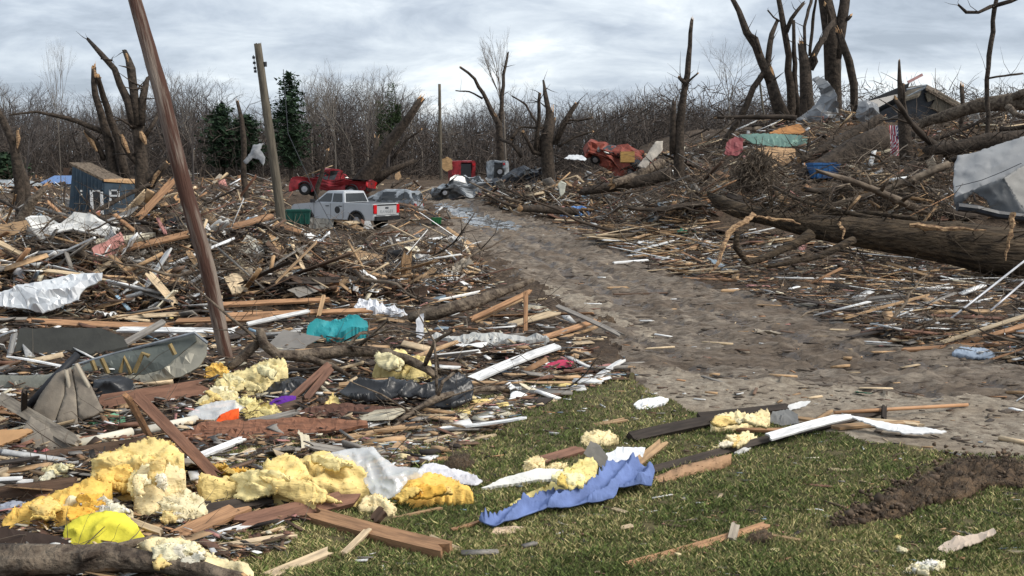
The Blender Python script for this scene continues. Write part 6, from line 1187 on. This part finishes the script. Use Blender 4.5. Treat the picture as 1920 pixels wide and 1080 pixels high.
# --- broken pieces of wall, sheathing and flooring
out_, P = sample(400, {'L': 5, 'LM': 4, 'BACK': 2, 'CP': 2, 'RE': .6, 'HILL': 2, 'RT': .8}); pend = []; rg = random.Random(123)
for (px, py, k), p in zip(out_, P):
    L_ = rg.uniform(.35, 1.15)*{'L': .85, 'LM': .9, 'RT': .9}.get(k, 1.3); w = L_*rg.uniform(.25, .65); az = rg.gauss(0, .6); pit = R(rg.gauss(0, PIT[k]*1.2)); z = p[2]+.05+abs(math.sin(pit))*L_*.35+rg.random()*ZUP[k]*.7
    if k == 'L' and p[1] < 13: L_ *= .5; w *= .5
    if len(pend) > 130 or not clear(Vector((p[0], p[1], z)), Vector((math.cos(az), math.sin(az), math.sin(pit)))*L_*1.2): continue
    c = pick(rg, [('tan', 6), ('pale', 4), ('orange', 3), ('white', 5), ('cream', 4), ('grey', 4), ('beige', 4), ('red', 2), ('brown', 3), ('bluegrey', 1)])
    o = board_mb(L_, w, rg.choice([.012, .02, .03]), rg, .22).build('sheathing_piece', M['wood' if c not in ('white', 'cream', 'grey', 'bluegrey') else 'sheet'], loc=(p[0], p[1], z), rot=(Matrix.Rotation(az, 3, 'Z')@Matrix.Rotation(-pit, 3, 'Y')@Matrix.Rotation(rg.gauss(.25, .45), 3, 'X')).to_euler()); o.color = shade(C[c], rg, .2)
    tag(o, None, 'sheathing', 'broken pieces of wall and sheathing'); pend.append((o, '%s broken %s wall piece %s' % ('large' if L_ > 1.3 else 'small' if L_ < .6 else 'mid-sized', CN[c], lm(px, py))))
finish_labels(pend, 'piece')
# --- branches
def branch_mb(L_, r, rg, forks=3):
    m = MB(); pts = [Vector((0, 0, 0))]; d = Vector((1, 0, 0)); rad = [r]; n = 7
    for i in range(n): d = (d+Vector((0, rg.gauss(0, .22), rg.gauss(0, .16)))).normalized(); pts.append(pts[-1]+d*L_/n); rad.append(r*(1-.7*(i+1)/n))
    m.tube(pts, rad, 7, rough=.08, capmi=1, rg=rg)
    for _ in range(forks):
        i = rg.randint(1, n-1); d2 = (d+Vector((rg.uniform(-.3, .5), rg.choice((-1, 1))*rg.uniform(.4, 1.2), rg.uniform(-.5, .8)))).normalized(); q = pts[i]; p2 = [q]; r2 = [rad[i]*.7]; l2 = L_*rg.uniform(.2, .45)
        for j in range(4): d2 = (d2+Vector((rg.gauss(0, .2), rg.gauss(0, .2), rg.gauss(0, .2)))).normalized(); p2.append(p2[-1]+d2*l2/4); r2.append(r2[0]*(1-.22*(j+1)))
        m.tube(p2, r2, 5, rg=rg)
    return m
out_, P = sample(4600, {'L': 1.6, 'LM': 5, 'BACK': 1.6, 'CP': 2.6, 'RE': .4, 'HILL': 10.0, 'RT': 2.2, 'LAWN': .04, 'LE': .15}); rows = []; rg = random.Random(66)
for (px, py, k), p in zip(out_, P):
    L_ = min(5, max(.4, rg.lognormvariate(.3, .5))); L_ *= {'L': .45, 'RT': .5, 'LM': .6, 'BACK': .7, 'LAWN': .3, 'LE': .4, 'HILL': .85}.get(k, 1); r = L_*rg.uniform(.010, .024); pit = R(rg.gauss(0, PIT[k]*.9)); az = rg.gauss(0, .8)+(math.pi if rg.random() < .5 else 0)
    if not clear(Vector((p[0], p[1], p[2]+.2)), Vector((math.cos(az), math.sin(az), math.sin(pit)))*L_*2, 50): continue
    rows.append((L_*r**.3*F/p[1], px, py, Vector((p[0], p[1], p[2]+rg.random()*ZUP[k]*1.1+.03+max(0, -math.sin(pit)*L_*.8))), L_, r, az, pit, k, rg.random()))
rows.sort(key=lambda r: -r[0]); pend = []; prot = []
for i in range(24):
    me_o = branch_mb(1, .017, rg, rg.randint(1, 4)).build('branch', [M[rg.choice(['bark', 'bark', 'barkpale'])], M['fresh']], smooth=True); prot.append(me_o.data); bpy.data.objects.remove(me_o)
for r in rows[:290]:
    _, px, py, p, L_, rad, az, pit, k, u = r; me = rg.choice(prot); o = bpy.data.objects.new('branch', me); COL.objects.link(o); o.location = p; o.scale = (L_, L_*rad/.017/L_, L_*rad/.017/L_); o.rotation_euler = (Matrix.Rotation(az, 3, 'Z')@Matrix.Rotation(-pit, 3, 'Y')@Matrix.Rotation(u*6, 3, 'X')).to_euler()
    tag(o, None, 'branch', 'broken branches in the debris'); pend.append((o, '%s%s %s branch %s' % ('long' if L_ > 2 else 'short' if L_ < 1 else 'medium', ' tilted' if abs(pit) > .3 else '', 'pale grey' if me.materials[0] == M['barkpale'] else 'dark', lm(px, py))))
finish_labels(pend, 'branch')
rs = rows[290:]; az = A_(6); pit = A_(7); dirs = np.stack([np.cos(az)*np.cos(pit), np.sin(az)*np.cos(pit), np.sin(pit)], 1)
bc = np.array([[.13, .10, .075], [.23, .185, .14], [.075, .057, .043], [.32, .26, .20]])
tag(tube_cloud(np.array([tuple(r[3]) for r in rs]), dirs, A_(4), A_(5), bc[nrg.randint(0, 4, len(rs))]*nrg.uniform(.7, 1.3, (len(rs), 1)), .16, 'broken_branches', [M['twig']], seg=5, sides=5), 'countless smaller broken branches heaped through the debris', 'branches', kind='stuff')
n = 36000; out_, P = sample(n, {'L': 1.6, 'LM': 4, 'BACK': 2.0, 'CP': 3.2, 'RE': .3, 'HILL': 11, 'RT': 2, 'LE': .1}); out_, P = veil(out_, P)
bad = np.array([any(a_ < o[0] < c_ and b_ < o[1] < d_+8 for a_, b_, c_, d_ in HERO) and nrg.uniform() < .85 for o in out_]); out_ = [o for o, q in zip(out_, bad) if not q]; P = P[~bad]; n = len(P)
zu = np.array([ZUP[o[2]] for o in out_]); P[:, 2] += nrg.uniform(0, 1, n)**1.3*zu*1.3; az = nrg.uniform(0, 6.28, n); pit = nrg.normal(0, .45, n); dirs = np.stack([np.cos(az)*np.cos(pit), np.sin(az)*np.cos(pit), np.sin(pit)], 1)
dist = P[:, 1]; tag(tube_cloud(P, dirs, nrg.uniform(.25, 1.3, n)*(dist/35)**.3, nrg.uniform(.003, .009, n)*(dist/14)**.6, bc[nrg.choice(4, n, p=[.45, .15, .35, .05])]*nrg.uniform(.6, 1.4, (n, 1)), .2, 'brush', [M['twig']], seg=4, sides=3), 'tangled mat of fine twigs and brush over the debris heaps', 'brush', kind='stuff')
# --- fallen trunks heaped on the banks
out_, P = sample(260, {'HILL': 7, 'CP': 2.2, 'BACK': .8, 'LM': .6}); rg = random.Random(99); pend = []; lp_ = []
for i in range(10):
    m = MB(); n_ = 9; pts = [Vector((0, 0, 0))]; d_ = Vector((1, 0, 0)); rr_ = [.05]
    for j in range(n_): d_ = (d_+Vector((0, rg.gauss(0, .07), rg.gauss(0, .06)))).normalized(); pts.append(pts[-1]+d_/n_); rr_.append(.05*(1-.55*(j+1)/n_)*rg.uniform(.9, 1.12))
    m.tube(pts, rr_, 12, rough=.12, capmi=1, jag=2.2, rg=rg)
    for _ in range(rg.randint(2, 5)):
        k_ = rg.randint(2, n_-1); dd = Vector((rg.uniform(.1, .8), rg.choice((-1, 1))*rg.uniform(.4, 1), rg.uniform(-.2, .9))).normalized(); l_ = rg.uniform(.08, .4); q = pts[k_]
        m.tube([q, q+dd*l_*.5, q+dd*l_+Vector((rg.uniform(-.05, .05), rg.uniform(-.05, .05), rg.uniform(-.03, .08)))], [rr_[k_]*.5, rr_[k_]*.35, rr_[k_]*.15], 6, capmi=1, jag=2, rg=rg)
    o = m.build('fallen_log', [M[rg.choice(['bark', 'bark', 'barkpale'])], M['torn']], smooth=True); lp_.append(o.data); bpy.data.objects.remove(o)
for (px, py, k), p in zip(out_, P):
    L_ = rg.uniform(2.0, 6.0)*(.55 if k in ('LM', 'BACK') else .6 if k == 'CP' else 1); az = rg.choice((0, math.pi))+rg.gauss(.2, .5); pit = R(rg.gauss(6, 15)); D_ = Vector((math.cos(az)*math.cos(pit), math.sin(az)*math.cos(pit), math.sin(pit)))*L_
    q = Vector((p[0], p[1], p[2]+rg.uniform(.05, .7)+max(0, -math.sin(pit)*L_*.6)))
    if not clear(q+D_*.5, D_, 70) or len(pend) >= 80: continue
    f_ = rg.uniform(.6, 1.35); o = bpy.data.objects.new('fallen_log', rg.choice(lp_)); COL.objects.link(o); o.location = q; o.scale = (L_, L_*f_*.75, L_*f_*.75); o.rotation_euler = (Matrix.Rotation(az, 3, 'Z')@Matrix.Rotation(-pit, 3, 'Y')@Matrix.Rotation(rg.uniform(0, 6), 3, 'X')).to_euler()
    tag(o, None, 'log', 'fallen logs heaped on the banks'); pend.append((o, '%s %s log %s' % ('thick' if L_*f_ > 4.5 else 'slim' if L_*f_ < 2.6 else 'mid-sized', 'grey' if o.data.materials[0] == M['barkpale'] else 'dark', lm(px, py))))
finish_labels(pend, 'log')
# --- crumpled scraps
SC = [('white', 9), ('grey', 4), ('cream', 4), ('bluegrey', 2), ('pink', 2), ('lightblue', 1), ('black', 3), ('beige', 4), ('blue', .5), ('green', .4), ('tan', 3)]
def scrap_mesh(rg):
    m = MB(); n = 6; am = rg.uniform(.05, .22); ax = rg.uniform(.4, 1); off = rg.random()*50; vs = []
    for i in range(n+1):
        for j in range(n+1):
            u, v = i/n-.5, j/n-.5; e_ = 1+.35*mnoise.noise((u*2+off, v*2, 3)); vs.append((u*e_, v*ax*e_, am*(1-abs(mnoise.noise((u*3+off, v*3, 1)))*2)+am*mnoise.noise((u*7+off, v*7, 2))))
    nv = len(vs); vs += [(x, y, z-.025) for x, y, z in vs]; fs = []; id_ = lambda i, j: i*(n+1)+j
    for i in range(n):
        for j in range(n): a = (id_(i, j), id_(i+1, j), id_(i+1, j+1), id_(i, j+1)); fs.append(a); fs.append(tuple(k+nv for k in reversed(a)))
    ring = [id_(i, 0) for i in range(n)]+[id_(n, j) for j in range(n)]+[id_(i, n) for i in range(n, 0, -1)]+[id_(0, j) for j in range(n, 0, -1)]
    for a, b in zip(ring, ring[1:]+ring[:1]): fs.append((a, a+nv, b+nv, b))
    m.add(vs, fs); o = m.build('scrap', M['sheet'], smooth=rg.random() < .5); me = o.data; bpy.data.objects.remove(o); return me
rg = random.Random(77); sm = [scrap_mesh(rg) for _ in range(26)]
out_, P = sample(920, {'L': 4.5, 'LM': 3.6, 'BACK': 1.6, 'CP': 2.6, 'RE': 1.0, 'HILL': 1.6, 'RT': 1.2, 'LAWN': .35, 'ROAD': .25, 'LE': .7}); rows = []
for (px, py, k), p in zip(out_, P):
    s = min(1.5, rg.lognormvariate(-1.45, .5)*(p[1]/15)**.55)*{'LAWN': .4, 'ROAD': .5, 'LM': 1.5, 'BACK': 1.2, 'CP': 1.3, 'HILL': 1.1}.get(k, 1); rows.append((s*F/p[1], px, py, k, p, s))
rows.sort(key=lambda r: -r[0]); pend = []
for _, px, py, k, p, s in rows[:520]:
    if kept(px, py) or kept(px-12, py) or kept(px+12, py) or any(a_ < px < c_ and b_ < py < d_+6 for a_, b_, c_, d_ in HERO): continue
    c = pick(rg, SC); o = bpy.data.objects.new('scrap', rg.choice(sm)); COL.objects.link(o); o.location = (p[0], p[1], p[2]+.02+rg.random()*ZUP[k]*.9); tl = .7 if k in ('LM', 'CP', 'HILL', 'BACK') else .25
    o.rotation_euler = (rg.gauss(0, tl), rg.gauss(0, tl), rg.uniform(0, 6.28)); o.scale = (s, s*rg.uniform(.4, 1), s*.8); o.color = shade(C[c], rg, .15)
    tag(o, None, 'scrap', 'crumpled scraps of sheeting and cloth'); pend.append((o, '%s crumpled %s scrap %s' % ('large' if s > .45 else 'small' if s < .2 else 'mid-sized', CN[c], lm(px, py))))
finish_labels(pend, 'scrap')
# --- insulation tufts
rg = random.Random(88); tm = []
for _ in range(8):
    bm = bmesh.new(); bmesh.ops.create_icosphere(bm, subdivisions=3, radius=.5); off = rg.random()*40
    for v in bm.verts: v.co *= 1+.55*mnoise.fractal(v.co*3+Vector((off, 0, 0)), .8, 2, 4); v.co.z *= .5
    me = bpy.data.meshes.new('insulation_tuft'); bm.to_mesh(me); bm.free(); me.materials.append(M['insul']); me.polygons.foreach_set('use_smooth', [True]*len(me.polygons)); tm.append(me)
out_, P = sample(90, {'L': 6, 'LAWN': .5, 'LE': 1, 'CP': .3, 'RT': .4}); pend = []
for (px, py, k), p in zip(out_, P):
    s = rg.uniform(.05, .16)*(p[1]/12)**.4*(.6 if k == 'LAWN' else 1); o = bpy.data.objects.new('insulation_tuft', rg.choice(tm)); COL.objects.link(o); o.location = (p[0], p[1], p[2]+.02); o.rotation_euler = (0, 0, rg.uniform(0, 6.28)); o.scale = (s*1.5, s, s); o.color = (*rg.choice([YM, YP, (.78, .7, .46)]), 1)
    tag(o, None, 'insulation', 'small tufts of yellow insulation'); pend.append((o, '%s tuft of pale yellow insulation %s' % ('tiny' if s < .09 else 'small', lm(px, py))))
finish_labels(pend, 'tuft')
# --- fine litter: chips, splinters, paper, soil lumps
n = 90000; out_, P = sample(n, {'L': 10, 'LM': 4.5, 'BACK': 2, 'CP': 3, 'RE': 2.2, 'HILL': 3, 'RT': 3, 'LAWN': .7, 'ROAD': .75, 'LE': 1.6}); out_, P = veil(out_, P); n = len(P)
ks = np.array([o[2] for o in out_]); big = nrg.uniform(0, 1, n); f = (P[:, 1]/12)**.65; L_ = np.exp(nrg.normal(-2.7, .65, n))*f; L_ = L_*1.35; W_ = L_*np.exp(nrg.normal(-1.9, .65, n)); T_ = np.minimum(W_*.35, .012*f)
sm_ = np.isin(ks, ['ROAD', 'LAWN']); L_[sm_] *= .5; W_[sm_] *= .45
names = ['tan', 'pale', 'orange', 'red', 'brown', 'dark', 'grey', 'white', 'cream', 'pink', 'lightblue', 'bluegrey']; pr = np.array([10, 6, 6, 7, 16, 22, 9, 7, 4, 2, .7, 1.2]); pr = pr/pr.sum()
cc = np.array([C[q] for q in names])[nrg.choice(len(names), n, p=pr)]; rdm = (ks == 'ROAD') & (nrg.uniform(0, 1, n) < .75); cc[rdm] = np.array([.13, .10, .075]); cc = cc*nrg.uniform(.65, 1.25, (n, 1))
W_ = np.minimum(W_, L_*.8); P[:, 2] += .006+nrg.uniform(0, 1, n)*np.array([ZUP[k] for k in ks])*.6; tl = np.array([PIT[k] for k in ks])*math.pi/180
tag(box_cloud('litter', P, L_, W_, T_, nrg.normal(0, .7, n), nrg.normal(0, 1, n)*tl, nrg.normal(0, 1, n)*tl*1.3, cc, M['tint'], .06), 'fine litter of chips, splinters, paper and soil lumps over everything', 'litter', kind='stuff')

# crumbs of turned soil round the torn turf
n = 2600; px = nrg.uniform(1530, 1930, n); py = nrg.uniform(845, 1000, n); ok = inside_n(px+nrg.normal(0, 14, n), py+nrg.normal(0, 9, n), [(1550, 990), (1610, 955), (1700, 905), (1790, 856), (1930, 866), (1930, 905), (1850, 905), (1740, 938), (1620, 985)]); px, py = px[ok], py[ok]
P = Gn(px, py, .02); n = len(P); s_ = np.exp(nrg.normal(-3.9, .55, n)); P[:, 2] += nrg.uniform(0, .09, n)
tag(box_cloud('soil_crumbs', P, s_, s_*.8, s_*.7, nrg.uniform(0, 6, n), nrg.normal(0, .5, n), nrg.normal(0, .5, n), np.array([.10, .068, .044])[None]*nrg.uniform(.5, 1.7, (n, 1)), M['tint'], .2), 'dark crumbs of soil scattered round the torn turf', 'soil', kind='stuff')
